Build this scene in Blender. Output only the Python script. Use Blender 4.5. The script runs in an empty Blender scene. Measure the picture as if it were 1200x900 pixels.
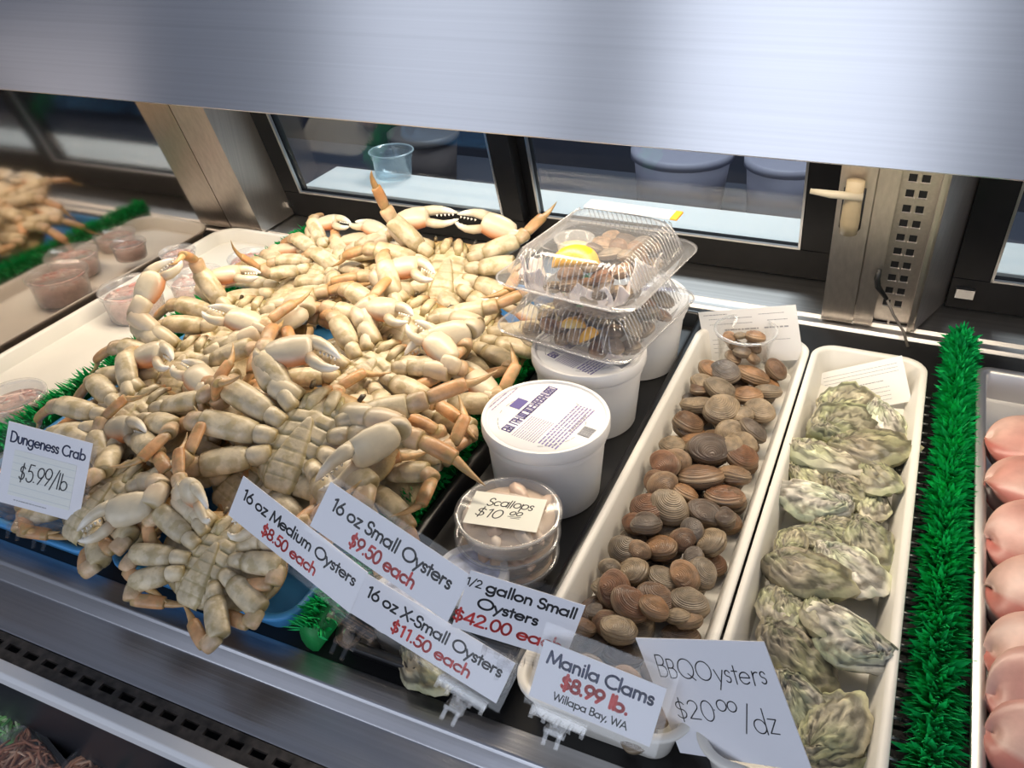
import bpy, math, random
import numpy as np
from mathutils import Matrix, Vector

PI = math.pi
S = bpy.context.scene
COL = S.collection
rnd = random.Random(7)

# ------------------------------------------------------------------ camera, light, exposure
CAM_H = 0.72                                   # camera height above the display deck (deck is z = 0)
FPX = 1014.68                                  # focal length in pixels of a 1200 px wide frame
AX = np.array([0.91015664, 0.18749227, -0.36940701])    # world X, Y, Z seen in camera axes (right, down, forward)
AY = np.array([0.41132275, -0.51507984, 0.75200156])
AZ = np.array([-0.04927962, -0.83638472, -0.54592317])
cam_d = bpy.data.cameras.new('camera')
cam = bpy.data.objects.new('camera', cam_d)
COL.objects.link(cam)
cam_d.sensor_width = 36.0
cam_d.lens = FPX / 1200 * 36.0
cam_d.clip_start = 0.02
cam.matrix_world = Matrix(((AX[0], -AX[1], -AX[2], 0), (AY[0], -AY[1], -AY[2], 0), (AZ[0], -AZ[1], -AZ[2], CAM_H), (0, 0, 0, 1)))
S.camera = cam
S.view_settings.view_transform = 'Standard'
S.view_settings.look = 'None'
S.view_settings.exposure = 0.0
S.view_settings.gamma = 1.0
S.view_settings.use_curve_mapping = False
S.cycles.transparent_max_bounces = 24
S.cycles.max_bounces = 8
S.cycles.sample_clamp_indirect = 6.0

W = bpy.data.worlds.new('shop_ambient')
S.world = W
W.use_nodes = True
W.node_tree.nodes['Background'].inputs[0].default_value = (0.62, 0.70, 0.90, 1)
W.node_tree.nodes['Background'].inputs[1].default_value = 0.28


def area(name, loc, target, sx, sy, power, col):
    d = bpy.data.lights.new(name, 'AREA')
    d.shape = 'RECTANGLE'
    d.size = sx
    d.size_y = sy
    d.energy = power
    d.color = col
    o = bpy.data.objects.new(name, d)
    COL.objects.link(o)
    o.location = loc
    o.rotation_euler = (Vector(target) - Vector(loc)).to_track_quat('-Z', 'Y').to_euler()
    return o


# the fluorescent tube under the canopy and the daylight of three shop windows behind the customer
area('case_lamp', (-0.55, 1.00, 0.485), (-0.55, 0.90, 0), 1.6, 0.07, 10.5, (1.0, 0.86, 0.68))
area('shop_window_light', (-2.3, -2.6, 0.9), (-0.5, 0.8, 0.3), 1.2, 2.2, 14, (0.80, 0.87, 1.0))
area('shop_window_light', (-0.55, -2.8, 0.9), (-0.5, 0.8, 0.3), 1.3, 2.2, 26, (0.80, 0.87, 1.0))
area('shop_window_light', (1.9, -2.6, 0.9), (-0.2, 0.8, 0.3), 1.6, 2.2, 22, (0.84, 0.89, 1.0))
area('kitchen_fill', (-0.6, 2.3, 1.6), (-0.6, 2.0, 0), 1.2, 0.4, 48, (0.97, 1.0, 0.97))  # added fill light to brighten the counter behind the doors, no fixture there


def at(px, py, z=0.0):
    """World point at height z seen at a pixel of the photograph (used to read measurements off it)."""
    v = (px - 600.0, py - 450.0, FPX)
    d = [float(np.dot(a, v)) for a in (AX, AY, AZ)]
    t = (z - CAM_H) / d[2]
    return Vector((d[0] * t, d[1] * t, z))


# ------------------------------------------------------------------ mesh helpers
class MB:
    def __init__(self):
        self.v = []; self.f = []; self.c = []

    def add(self, v, f, col=None):
        o = len(self.v)
        self.v += [tuple(map(float, p)) for p in v]
        self.f += [tuple(i + o for i in q) for q in f]
        if col is None:
            col = (1, 1, 1)
        if len(col) and isinstance(col[0], (tuple, list, np.ndarray)):
            self.c += [tuple(c) for c in col]
        else:
            self.c += [tuple(col)] * len(v)

    def box(self, x0, x1, y0, y1, z0, z1, M=None, col=None):
        v = [(x, y, z) for z in (z0, z1) for y in (y0, y1) for x in (x0, x1)]
        if M is not None:
            v = [M @ Vector(p) for p in v]
        self.add(v, [(0, 2, 3, 1), (4, 5, 7, 6), (0, 1, 5, 4), (2, 6, 7, 3), (0, 4, 6, 2), (1, 3, 7, 5)], col)

    def loft(self, rings, col=None, cap=True, closed=False):
        n = len(rings[0]); m = len(rings)
        v = [p for r in rings for p in r]
        f = []
        for i in range(m if closed else m - 1):
            a = i * n; b = ((i + 1) % m) * n
            for j in range(n):
                k = (j + 1) % n
                f.append((a + j, a + k, b + k, b + j))
        if cap and not closed:
            f.append(tuple(reversed(range(n)))); f.append(tuple(range((m - 1) * n, m * n)))
        cc = None
        if col is not None:
            cc = [c for c in col for _ in range(n)] if (len(col) == m and isinstance(col[0], (tuple, list, np.ndarray))) else col
        self.add(v, f, cc)

    def tube(self, path, rad, n=8, col=None, up=None, twist=0.0, angcol=None):
        P = [np.array(p, float) for p in path]
        m = len(P)
        u = None; rings = []; cols = []
        for i in range(m):
            t = P[min(i + 1, m - 1)] - P[max(i - 1, 0)]
            t /= np.linalg.norm(t) + 1e-12
            if u is None:
                u = np.array(up if up is not None else ((0, 0, 1) if abs(t[2]) < .9 else (1, 0, 0)), float)
            u = u - t * np.dot(u, t); u /= np.linalg.norm(u) + 1e-12
            w = np.cross(t, u)
            r = rad[i] if isinstance(rad, (list, tuple, np.ndarray)) else rad
            ra, rb = r if isinstance(r, (tuple, list)) else (r, r)      # ra along up, rb sideways
            rings.append([P[i] + u * ra * math.cos(2 * PI * j / n + twist) + w * rb * math.sin(2 * PI * j / n + twist) for j in range(n)])
            if angcol is not None:
                cols += [angcol(i / (m - 1), 2 * PI * j / n) for j in range(n)]
        if angcol is not None:
            n_ = len(rings[0])
            v = [p for r_ in rings for p in r_]; f = []
            for i in range(m - 1):
                for j in range(n_):
                    k = (j + 1) % n_
                    f.append((i * n_ + j, i * n_ + k, (i + 1) * n_ + k, (i + 1) * n_ + j))
            f.append(tuple(reversed(range(n_)))); f.append(tuple(range((m - 1) * n_, m * n_)))
            self.add(v, f, cols)
        else:
            self.loft(rings, col)

    def lathe(self, prof, n=48, center=(0, 0, 0), col=None, cap=True):
        rings = [[(center[0] + r * math.cos(2 * PI * j / n), center[1] + r * math.sin(2 * PI * j / n), center[2] + z) for j in range(n)] for r, z in prof]
        self.loft(rings, col, cap)

    def grid(self, fn, nu, nv, col=None, closed_u=False):
        v = [fn(i / nu, j / nv) for j in range(nv + 1) for i in range(nu + 1)]
        f = [(j * (nu + 1) + i, j * (nu + 1) + i + 1, (j + 1) * (nu + 1) + i + 1, (j + 1) * (nu + 1) + i) for j in range(nv) for i in range(nu)]
        self.add(v, f, col)

    def mesh(self, name, mat, smooth=True):
        me = bpy.data.meshes.new(name)
        me.from_pydata(self.v, [], self.f)
        at_ = me.attributes.new('Col', 'FLOAT_COLOR', 'POINT')
        at_.data.foreach_set('color', np.array([(c[0], c[1], c[2], 1) for c in self.c], np.float32).ravel())
        me.update()
        if smooth:
            me.polygons.foreach_set('use_smooth', [True] * len(me.polygons))
        me.materials.append(mat)
        return me

    def build(self, name, mat, parent=None, smooth=True, sharp=None):
        me = self.mesh(name, mat, smooth)
        if smooth and sharp:
            me.set_sharp_from_angle(angle=math.radians(sharp))
        return link(name, me, parent)


def link(name, me, parent=None):
    o = bpy.data.objects.new(name, me)
    COL.objects.link(o)
    if parent is not None:
        o.parent = parent
    return o


def bevel(o, w, seg=2):
    m = o.modifiers.new('bevel', 'BEVEL')
    m.width = w; m.segments = seg; m.limit_method = 'ANGLE'; m.angle_limit = math.radians(40)
    return o


def tag(o, label, cat, group=None, kind=None):
    o['label'] = label; o['category'] = cat
    if group: o['group'] = group
    if kind: o['kind'] = kind
    return o


def struct(o):
    o['kind'] = 'structure'
    return o


def thing(name, label, cat, loc=(0, 0, 0), rz=0.0, group=None):
    o = bpy.data.objects.new(name, None)
    o.empty_display_size = 0.02
    COL.objects.link(o)
    o.location = loc; o.rotation_euler = (0, 0, rz)
    return tag(o, label, cat, group)


def dup(root, loc=None, rot=None, label=None, group=None, scale=None):
    r = root.copy(); COL.objects.link(r)
    if loc is not None: r.location = loc
    if rot is not None: r.rotation_euler = rot
    if scale is not None: r.scale = (scale,) * 3
    if label: r['label'] = label
    if group: r['group'] = group
    for ch in list(root.children):
        c = ch.copy(); COL.objects.link(c); c.parent = r
        for g in list(ch.children):
            d = g.copy(); COL.objects.link(d); d.parent = c
    return r


def rrect(hx, hy, r, n=6, z=0.0):
    """Rounded rectangle outline, counter-clockwise."""
    out = []
    for cx, cy, a0 in ((hx - r, hy - r, 0), (-hx + r, hy - r, 90), (-hx + r, -hy + r, 180), (hx - r, -hy + r, 270)):
        for i in range(n + 1):
            a = math.radians(a0 + 90 * i / n)
            out.append((cx + r * math.cos(a), cy + r * math.sin(a), z))
    return out


# ------------------------------------------------------------------ materials
def nt(name):
    m = bpy.data.materials.new(name)
    m.use_nodes = True
    t = m.node_tree
    return m, t, t.nodes['Principled BSDF'], t.nodes, t.links


def plain(name, col, rough=.5, metal=0.0, noise=0.0, nscale=30, bump=0.0, bscale=200, coat=0.0, sss=0.0, stretch=None, spec=.5):
    m, t, b, N, L = nt(name)
    b.inputs['Base Color'].default_value = (*col, 1)
    b.inputs['Roughness'].default_value = rough
    b.inputs['Metallic'].default_value = metal
    b.inputs['Coat Weight'].default_value = coat
    b.inputs['Specular IOR Level'].default_value = spec
    if sss:
        b.inputs['Subsurface Weight'].default_value = sss
        b.inputs['Subsurface Radius'].default_value = (0.01, 0.004, 0.002)
    tc = N.new('ShaderNodeTexCoord')
    mp = N.new('ShaderNodeMapping')
    L.new(tc.outputs['Object'], mp.inputs['Vector'])
    if stretch: mp.inputs['Scale'].default_value = stretch
    if noise:
        n = N.new('ShaderNodeTexNoise'); n.inputs['Scale'].default_value = nscale; n.inputs['Detail'].default_value = 5
        L.new(mp.outputs[0], n.inputs['Vector'])
        r = N.new('ShaderNodeMapRange'); r.inputs[1].default_value = .3; r.inputs[2].default_value = .7
        r.inputs[3].default_value = 1 - noise; r.inputs[4].default_value = 1 + noise
        L.new(n.outputs[0], r.inputs[0])
        mx = N.new('ShaderNodeVectorMath'); mx.operation = 'SCALE'; mx.inputs[0].default_value = col
        L.new(r.outputs[0], mx.inputs['Scale']); L.new(mx.outputs[0], b.inputs['Base Color'])
    if bump:
        n2 = N.new('ShaderNodeTexNoise'); n2.inputs['Scale'].default_value = bscale; n2.inputs['Detail'].default_value = 4
        L.new(mp.outputs[0], n2.inputs['Vector'])
        bp = N.new('ShaderNodeBump'); bp.inputs['Strength'].default_value = bump; bp.inputs['Distance'].default_value = .002
        L.new(n2.outputs[0], bp.inputs['Height']); L.new(bp.outputs[0], b.inputs['Normal'])
    return m


def clear(name, tint=(1, 1, 1), trans=.93, rough=.08, body=(.9, .9, .9), edge=.55, bodyw=.0):
    """Thin clear plastic or glass: mostly see-through, stronger sheen at grazing angles."""
    m, t, b, N, L = nt(name)
    out = N['Material Output']
    tr = N.new('ShaderNodeBsdfTransparent'); tr.inputs[0].default_value = (*tint, 1)
    b.inputs['Base Color'].default_value = (*body, 1); b.inputs['Roughness'].default_value = rough
    gl = N.new('ShaderNodeBsdfGlossy'); gl.inputs['Roughness'].default_value = rough
    fw = N.new('ShaderNodeLayerWeight'); fw.inputs['Blend'].default_value = .5
    lw = N.new('ShaderNodeMath'); lw.operation = 'POWER'; lw.inputs[1].default_value = 4.0
    L.new(fw.outputs['Facing'], lw.inputs[0])
    mp = N.new('ShaderNodeMath'); mp.operation = 'MULTIPLY_ADD'; mp.inputs[1].default_value = edge; mp.inputs[2].default_value = 1 - trans
    L.new(lw.outputs[0], mp.inputs[0])
    inner = N.new('ShaderNodeMixShader'); inner.inputs[0].default_value = bodyw
    L.new(gl.outputs[0], inner.inputs[1]); L.new(b.outputs[0], inner.inputs[2])
    mx = N.new('ShaderNodeMixShader')
    L.new(mp.outputs[0], mx.inputs[0]); L.new(tr.outputs[0], mx.inputs[1]); L.new(inner.outputs[0], mx.inputs[2])
    L.new(mx.outputs[0], out.inputs['Surface'])
    return m


def brushed(name, col, rough=.33, along=(1.2, 60, 420), strength=.12, noise=.08):
    m = plain(name, col, rough, 1.0, noise=noise, nscale=1.0, bump=strength, bscale=1.0, stretch=along)
    return m


def pigment(name, rough=.45, mottle=.16, nscale=60, bump=.25, bscale=260, coat=0.0, speck=None):
    """Colour carried by the mesh (its own pigment) with procedural mottling."""
    m, t, b, N, L = nt(name)
    b.inputs['Roughness'].default_value = rough; b.inputs['Coat Weight'].default_value = coat
    b.inputs['Coat Roughness'].default_value = .25
    a = N.new('ShaderNodeAttribute'); a.attribute_name = 'Col'
    tc = N.new('ShaderNodeTexCoord')
    n = N.new('ShaderNodeTexNoise'); n.inputs['Scale'].default_value = nscale; n.inputs['Detail'].default_value = 6
    L.new(tc.outputs['Object'], n.inputs['Vector'])
    r = N.new('ShaderNodeMapRange'); r.inputs[1].default_value = .32; r.inputs[2].default_value = .68
    r.inputs[3].default_value = 1 - mottle; r.inputs[4].default_value = 1 + mottle
    L.new(n.outputs[0], r.inputs[0])
    mx = N.new('ShaderNodeVectorMath'); mx.operation = 'SCALE'
    L.new(a.outputs['Color'], mx.inputs[0]); L.new(r.outputs[0], mx.inputs['Scale'])
    last = mx.outputs[0]
    if speck:
        n3 = N.new('ShaderNodeTexNoise'); n3.inputs['Scale'].default_value = speck[0]; n3.inputs['Detail'].default_value = 3
        L.new(tc.outputs['Object'], n3.inputs['Vector'])
        r3 = N.new('ShaderNodeMapRange'); r3.inputs[1].default_value = speck[1]; r3.inputs[2].default_value = speck[1] + .12
        r3.inputs[4].default_value = speck[3]
        L.new(n3.outputs[0], r3.inputs[0])
        mm = N.new('ShaderNodeMix'); mm.data_type = 'RGBA'; mm.inputs[7].default_value = (*speck[2], 1)
        L.new(r3.outputs[0], mm.inputs[0]); L.new(last, mm.inputs[6]); last = mm.outputs[2]
    L.new(last, b.inputs['Base Color'])
    n2 = N.new('ShaderNodeTexNoise'); n2.inputs['Scale'].default_value = bscale; n2.inputs['Detail'].default_value = 4
    L.new(tc.outputs['Object'], n2.inputs['Vector'])
    bp = N.new('ShaderNodeBump'); bp.inputs['Strength'].default_value = bump; bp.inputs['Distance'].default_value = .0015
    L.new(n2.outputs[0], bp.inputs['Height']); L.new(bp.outputs[0], b.inputs['Normal'])
    return m


def clam_material(name):
    m, t, b, N, L = nt(name)
    b.inputs['Roughness'].default_value = .38
    oi = N.new('ShaderNodeObjectInfo')
    cr = N.new('ShaderNodeValToRGB')
    cols = [(.085, .058, .042), (.15, .085, .048), (.235, .150, .088), (.20, .155, .105), (.165, .078, .040), (.26, .195, .125), (.125, .100, .080), (.25, .135, .065)]
    e = cr.color_ramp.elements
    cr.color_ramp.interpolation = 'CONSTANT'
    while len(e) < len(cols): e.new(.5)
    for i, c in enumerate(cols):
        e[i].position = i / len(cols); e[i].color = (*c, 1)
    L.new(oi.outputs['Random'], cr.inputs[0])
    at_ = N.new('ShaderNodeAttribute'); at_.attribute_name = 'Col'      # r carries distance from the hinge
    sep = N.new('ShaderNodeSeparateColor'); L.new(at_.outputs['Color'], sep.inputs[0])
    w = N.new('ShaderNodeMath'); w.operation = 'MULTIPLY'; w.inputs[1].default_value = 95
    L.new(sep.outputs[0], w.inputs[0])
    sn = N.new('ShaderNodeMath'); sn.operation = 'SINE'; L.new(w.outputs[0], sn.inputs[0])
    tc = N.new('ShaderNodeTexCoord')
    nz = N.new('ShaderNodeTexNoise'); nz.inputs['Scale'].default_value = 3.2; nz.inputs['Detail'].default_value = 5
    L.new(tc.outputs['Object'], nz.inputs['Vector'])
    r = N.new('ShaderNodeMapRange'); r.inputs[1].default_value = .3; r.inputs[2].default_value = .7; r.inputs[3].default_value = .50; r.inputs[4].default_value = 1.6
    L.new(nz.outputs[0], r.inputs[0])
    r2 = N.new('ShaderNodeMapRange'); r2.inputs[1].default_value = -1; r2.inputs[2].default_value = 1; r2.inputs[3].default_value = .82; r2.inputs[4].default_value = 1.15
    L.new(sn.outputs[0], r2.inputs[0])
    mu = N.new('ShaderNodeMath'); mu.operation = 'MULTIPLY'; L.new(r.outputs[0], mu.inputs[0]); L.new(r2.outputs[0], mu.inputs[1])
    sc = N.new('ShaderNodeVectorMath'); sc.operation = 'SCALE'; L.new(cr.outputs[0], sc.inputs[0]); L.new(mu.outputs[0], sc.inputs['Scale'])
    # paler growth edge on the lips of the valves
    r4 = N.new('ShaderNodeMapRange'); r4.inputs[1].default_value = .80; r4.inputs[2].default_value = 1.02; r4.inputs[4].default_value = .6
    L.new(sep.outputs[0], r4.inputs[0])
    mm = N.new('ShaderNodeMix'); mm.data_type = 'RGBA'; mm.inputs[7].default_value = (.33, .25, .16, 1)
    L.new(r4.outputs[0], mm.inputs[0]); L.new(sc.outputs[0], mm.inputs[6])
    L.new(mm.outputs[2], b.inputs['Base Color'])
    bp = N.new('ShaderNodeBump'); bp.inputs['Strength'].default_value = .35; bp.inputs['Distance'].default_value = .0008
    L.new(sn.outputs[0], bp.inputs['Height']); L.new(bp.outputs[0], b.inputs['Normal'])
    return m


M_header = brushed('brushed_canopy_steel', (.64, .64, .66), .34, (1.0, 40, 300), .02, .045)
_b = M_header.node_tree.nodes['Principled BSDF']
_b.inputs['Anisotropic'].default_value = .88
_b.inputs['Anisotropic Rotation'].default_value = .25
_t = M_header.node_tree.nodes.new('ShaderNodeTangent'); _t.direction_type = 'RADIAL'; _t.axis = 'Z'
M_header.node_tree.links.new(_t.outputs[0], _b.inputs['Tangent'])
M_steel = brushed('brushed_ledge_steel', (.48, .48, .50), .32, (1.0, 260, 260), .12)
M_steel_post = brushed('warm_post_steel', (.62, .57, .52), .42, (160, 160, 2.0), .10)
M_sill = brushed('rear_sill_steel', (.62, .60, .58), .42, (1.2, 200, 200), .08)
M_mirror = plain('polished_end_steel', (.50, .45, .42), .07, 1.0)
M_black = plain('black_deck', (.006, .006, .007), .55)
M_blacktray = plain('black_tray_plastic', (.008, .008, .009), .35)
M_blackframe = plain('black_door_frame', (.008, .008, .009), .4, noise=.2, nscale=20, spec=.2)
M_frame_edge = plain('frame_edge_metal', (.55, .55, .55), .35, 1.0)
M_white = plain('white_tray_plastic', (.78, .75, .68), .35, noise=.03, nscale=12)
M_whiteboard = plain('white_counter', (.80, .84, .82), .4)
M_bucket = plain('white_tub_plastic', (.82, .81, .80), .38, sss=.0)
M_label = plain('label_paper', (.86, .85, .83), .5)
M_paper = plain('white_card', (.80, .80, .84), .6)
M_note = plain('note_paper', (.80, .81, .76), .6)
M_sticker = plain('cream_sticker', (.86, .85, .74), .6)
M_ink = plain('black_ink', (.012, .012, .016), .6)
M_navy = plain('navy_ink', (.02, .03, .09), .6)
M_red = plain('red_ink', (.62, .04, .035), .6)
M_purple = plain('purple_ink', (.10, .08, .28), .6)
M_greyink = plain('grey_ink', (.35, .35, .37), .6)
M_blue = plain('blue_tray_plastic', (.07, .30, .62), .35)
M_green = plain('green_leaf_plastic', (.010, .50, .13), .45, noise=.3, nscale=60)
M_greenbase = plain('green_strip_plastic', (.004, .22, .045), .5)
M_clear = clear('clear_plastic', trans=.975, rough=.06, edge=.55)
M_clearmilky = clear('milky_clear_plastic', trans=.80, rough=.2, edge=.5, bodyw=.75, body=(.85, .84, .82))
M_lidclear = clear('hazy_lid_plastic', trans=.88, rough=.14, edge=.8, bodyw=.45, body=(.8, .8, .82))
M_rib = clear('plastic_ribs', trans=.70, rough=.12, edge=.6, bodyw=.45, body=(.85, .84, .84))
M_clip = clear('clear_clip_plastic', trans=.94, rough=.08, edge=.9)
M_sleeve = clear('clear_sleeve', trans=.985, rough=.12, edge=.35)
M_glass = clear('door_glass', tint=(.80, .84, .88), trans=.93, rough=.02, edge=.9)
M_crab = pigment('crab_shell', .40, .26, 60, .6, 150, .15, speck=(75, .50, (.36, .27, .11), .55))
M_claw = pigment('crab_claw_shell', .36, .10, 45, .2, 150, .15, speck=(40, .62, (.45, .32, .15), .45))
M_shellback = pigment('crab_back_shell', .5, .3, 60, .6, 300, .1)
M_clam = clam_material('clam_shell')
M_oyster = pigment('oyster_shell', .5, .30, 3.0, .55, 14, .12, speck=(5.0, .60, (.12, .10, .06), .7))
M_lemon = pigment('lemon_flesh', .3, .12, 80, .3, 300, .2)
M_napkin = plain('napkin_paper', (.82, .74, .70), .7, bump=.3, bscale=60)
M_meat = pigment('crab_meat', .4, .25, 120, .9, 130, .2)
M_fish = pigment('fish_flesh', .38, .14, 40, .25, 90, .2)
M_strand = pigment('salad_strands', .3, .15, 60, .1, 100, .4)
M_tan = plain('old_beige_plastic', (.42, .33, .20), .45, noise=.12, nscale=25)
M_cable = plain('grey_cable', (.16, .14, .12), .5)
M_rubber = plain('black_rubber', (.012, .012, .012), .5)
M_perf = plain('dirty_black_grille', (.040, .034, .030), .5, noise=.9, nscale=70, bump=.3, bscale=80)
M_bumper = plain('white_bumper', (.72, .72, .73), .4)
M_panel = plain('dark_front_panel', (.020, .021, .026), .35)
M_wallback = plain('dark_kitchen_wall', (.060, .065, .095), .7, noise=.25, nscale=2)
M_floor = plain('shop_floor', (.30, .29, .28), .6)
M_scallop = pigment('scallop_meat', .35, .1, 40, .2, 80, .2)
M_wire = plain('wire_tip_metal', (.45, .45, .46), .4, .8)

# ------------------------------------------------------------------ structure of the case
LEAN = 0.30                                   # the rear doors lean this much towards the customer
YB = 1.466


def leaned(x, z, y0=YB, off=0.0):
    return (x, y0 - LEAN * z + off, z)


def prism(mb, prof, x0, x1):
    """Extrude a closed (y, z) profile along x."""
    mb.loft([[(x0, y, z) for y, z in prof], [(x1, y, z) for y, z in prof]])


mb = MB(); mb.box(-1.31, 0.75, 0.445, 1.335, -0.02, 0.0)
struct(mb.build('floor_deck', M_black, smooth=False))
mb = MB(); prism(mb, [(.450, .001), (.423, .001), (.420, -.002), (.414, -.024), (.373, -.028), (.361, -.030), (.361, -.045), (.450, -.045)], -1.6, .8)
struct(bevel(mb.build('trim_front_ledge', M_steel, smooth=False), .0012))
# perforated air grille: a row of slots cut as real openings between bars
mb = MB()
gy0, gy1 = .331, .360
mb.box(-1.6, .8, gy0, gy0 + .012, -.034, -.030); mb.box(-1.6, .8, gy1 - .009, gy1, -.034, -.030)
x = -1.6
while x < .8:
    mb.box(x, x + .0095, gy0 + .011, gy1 - .0085, -.034, -.0301)
    x += .0285
struct(mb.build('trim_air_grille', M_perf, smooth=False))
mb = MB(); mb.box(-1.6, .8, gy0, gy1, -.06, -.05)
struct(mb.build('trim_grille_well', M_black, smooth=False))
mb = MB(); prism(mb, [(.329, -.024), (.316, -.024), (.312, -.028), (.312, -.040), (.331, -.040)], -1.6, .8)
struct(bevel(mb.build('trim_bumper', M_bumper, smooth=False), .001))
mb = MB(); mb.box(-1.6, .8, .315, .33, -1.0, -.0405)
struct(mb.build('wall_front', M_panel, smooth=False))
mb = MB(); mb.box(-3.5, 3.5, -3.5, 3.6, -1.02, -1.0)
struct(mb.build('floor', M_floor, smooth=False))
mb = MB(); mb.box(-1.6, .8, -.03, .315, -.195, -.18)
tag(mb.build('front_shelf', M_panel, smooth=False), 'dark shelf along the customer side, below the white bumper strip', 'shelf', kind='structure')

# rear sill with its rolled steel edge
mb = MB(); prism(mb, [(1.318, .001), (1.322, .006), (1.328, .006), (1.332, .002), (1.345, .002), (1.350, .007), (1.356, .007), (1.361, .003), (1.50, .003), (1.50, -.02), (1.318, -.02)], -1.31, .75)
struct(mb.build('trim_rear_sill', M_sill, smooth=False))

# canopy: steel face towards the customer, returned under and roofed back to the doors
ZH = .449
mb = MB(); prism(mb, [(.800, ZH), (.806, ZH - .003), (.845, ZH + .004), (.845, ZH + .012), (.815, ZH + .010), (.900, .98), (.885, .98)], -1.9, 1.3)
struct(mb.build('wall_canopy_face', M_header, smooth=False))
mb = MB(); mb.box(-1.9, 1.3, .86, 1.40, .54, .56)
struct(mb.build('ceiling_canopy', M_steel, smooth=False))
lt = thing('strip_light', 'long fluorescent strip light under the steel canopy', 'lamp', (-.55, 1.0, .54))
mb = MB(); mb.box(-.8, .8, -.045, .045, -.05, 0)
mb.build('housing', M_bumper, lt, smooth=False)

# end wall of polished steel
mb = MB(); mb.box(-1.33, -1.31, .40, 1.47, -.02, .56)
struct(mb.build('wall_left', M_mirror, smooth=False))


# posts: front face at y = 1.335, leaning with the doors
def leanbox(mb, x0, x1, y0, y1, z0, z1):
    v = []
    for z in (z0, z1):
        for y in (y0, y1):
            for x_ in (x0, x1):
                v.append((x_, y - LEAN * z, z))
    mb.add(v, [(0, 2, 3, 1), (4, 5, 7, 6), (0, 1, 5, 4), (2, 6, 7, 3), (0, 4, 6, 2), (1, 3, 7, 5)])


mb = MB(); leanbox(mb, -1.309, -1.225, 1.338, 1.52, .008, .54)
struct(mb.build('trim_post_left', M_steel_post, smooth=False))
mb = MB()
leanbox(mb, -.084, -.036, 1.338, 1.52, .008, .54)
leanbox(mb, -.036, -.034, 1.350, 1.52, .008, .54)
leanbox(mb, -.034, -.006, 1.341, 1.52, .008, .54)
leanbox(mb, -.006, .046, 1.362, 1.52, .008, .54)
leanbox(mb, .046, .052, 1.335, 1.52, .008, .54)
leanbox(mb, .052, .056, 1.345, 1.52, .008, .54)
v = []
for z in (.008, .54):
    v += [(.056, 1.338 - LEAN * z, z), (.098, 1.46 - LEAN * z, z), (.098, 1.52 - LEAN * z, z), (.056, 1.52 - LEAN * z, z)]
mb.add(v, [(0, 1, 5, 4), (1, 2, 6, 5), (2, 3, 7, 6), (3, 0, 4, 7), (3, 2, 1, 0), (4, 5, 6, 7)])
struct(mb.build('trim_post_right', M_steel_post, smooth=False))


# sliding rear doors
def door(n, x0, x1, edges, off=0.0, zb=.006, zt=.50, fb=.062, fs=.05):
    g = []
    fl, fr = edges
    mb = MB()
    ya, yb = YB + off - .018, YB + off + .012
    leanbox(mb, x0, x1, ya, yb, zb, zb + fb)
    leanbox(mb, x0, x1, ya, yb, zt - .04, zt)
    leanbox(mb, x0, x0 + fl, ya, yb, zb + fb, zt - .04)
    leanbox(mb, x1 - fr, x1, ya, yb, zb + fb, zt - .04)
    fr_o = struct(mb.build('window_%d' % n, M_blackframe, smooth=False))
    bevel(fr_o, .0015)
    mb = MB()
    leanbox(mb, x0 + fl, x1 - fr, ya - .001, ya + .006, zb + fb, zb + fb + .004)
    leanbox(mb, x0 + fl, x0 + fl + .004, ya - .001, ya + .006, zb + fb, zt - .04)
    leanbox(mb, x1 - fr - .004, x1 - fr, ya - .001, ya + .006, zb + fb, zt - .04)
    mb.build('edge_strip', M_frame_edge, fr_o, smooth=False)
    mb = MB(); leanbox(mb, x0 + fl, x1 - fr, ya + .010, ya + .014, zb + fb, zt - .04)
    mb.build('pane', M_glass, fr_o, smooth=False)
    return fr_o


w1 = door(1, -1.268, -.655, (.085, .042), 0.0)
mb = MB(); leanbox(mb, -1.245, -1.218, YB - .030, YB - .0185, .030, .044)
mb.build('latch', M_frame_edge, w1, smooth=False)
w2 = door(2, -.668, -.086, (.030, .058), .032)
w3 = door(3, .098, .70, (.055, .05), 0.0)
mb = MB(); leanbox(mb, .108, .135, YB - .030, YB - .0185, .034, .052)
mb.build('latch', M_frame_edge, w3, smooth=False)

# ------------------------------------------------------------------ the kitchen behind the doors
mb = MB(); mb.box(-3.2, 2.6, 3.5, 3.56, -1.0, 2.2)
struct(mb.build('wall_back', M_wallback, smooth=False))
mb = MB(); mb.box(-1.246, 1.9, 1.522, 1.657, .02, .045)
tag(bevel(mb.build('prep_counter', M_whiteboard, smooth=False), .003), 'white cutting board counter behind the sliding doors', 'counter')
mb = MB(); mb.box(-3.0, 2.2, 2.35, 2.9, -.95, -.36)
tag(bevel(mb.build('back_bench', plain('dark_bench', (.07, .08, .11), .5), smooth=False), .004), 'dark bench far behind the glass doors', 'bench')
cup = thing('deli_cup', 'empty clear plastic deli cup on the counter behind the left door', 'cup', (*at(462, 207, .045).xy, .0455))
mb = MB()
mb.lathe([(.040, 0), (.041, .002), (.045, .045), (.0455, .046), (.047, .0465), (.047, .058), (.0505, .059), (.0505, .061), (.046, .061), (.044, .045), (.040, .003), (.001, .003)], 40, cap=False)
mb.build('cup_wall', clear('frosty_clear_plastic', tint=(.9, .97, 1), trans=.80, rough=.2, edge=.8, bodyw=.5, body=(.75, .85, .9)), cup)
mb = MB(); mb.lathe([(.050, .058), (.052, .059), (.052, .061), (.050, .062), (.0485, .061)], 40, cap=False)
mb.build('rim', clear('cup_rim', trans=.5, rough=.2, edge=.5, bodyw=.7, body=(.7, .85, .9)), cup)

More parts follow.
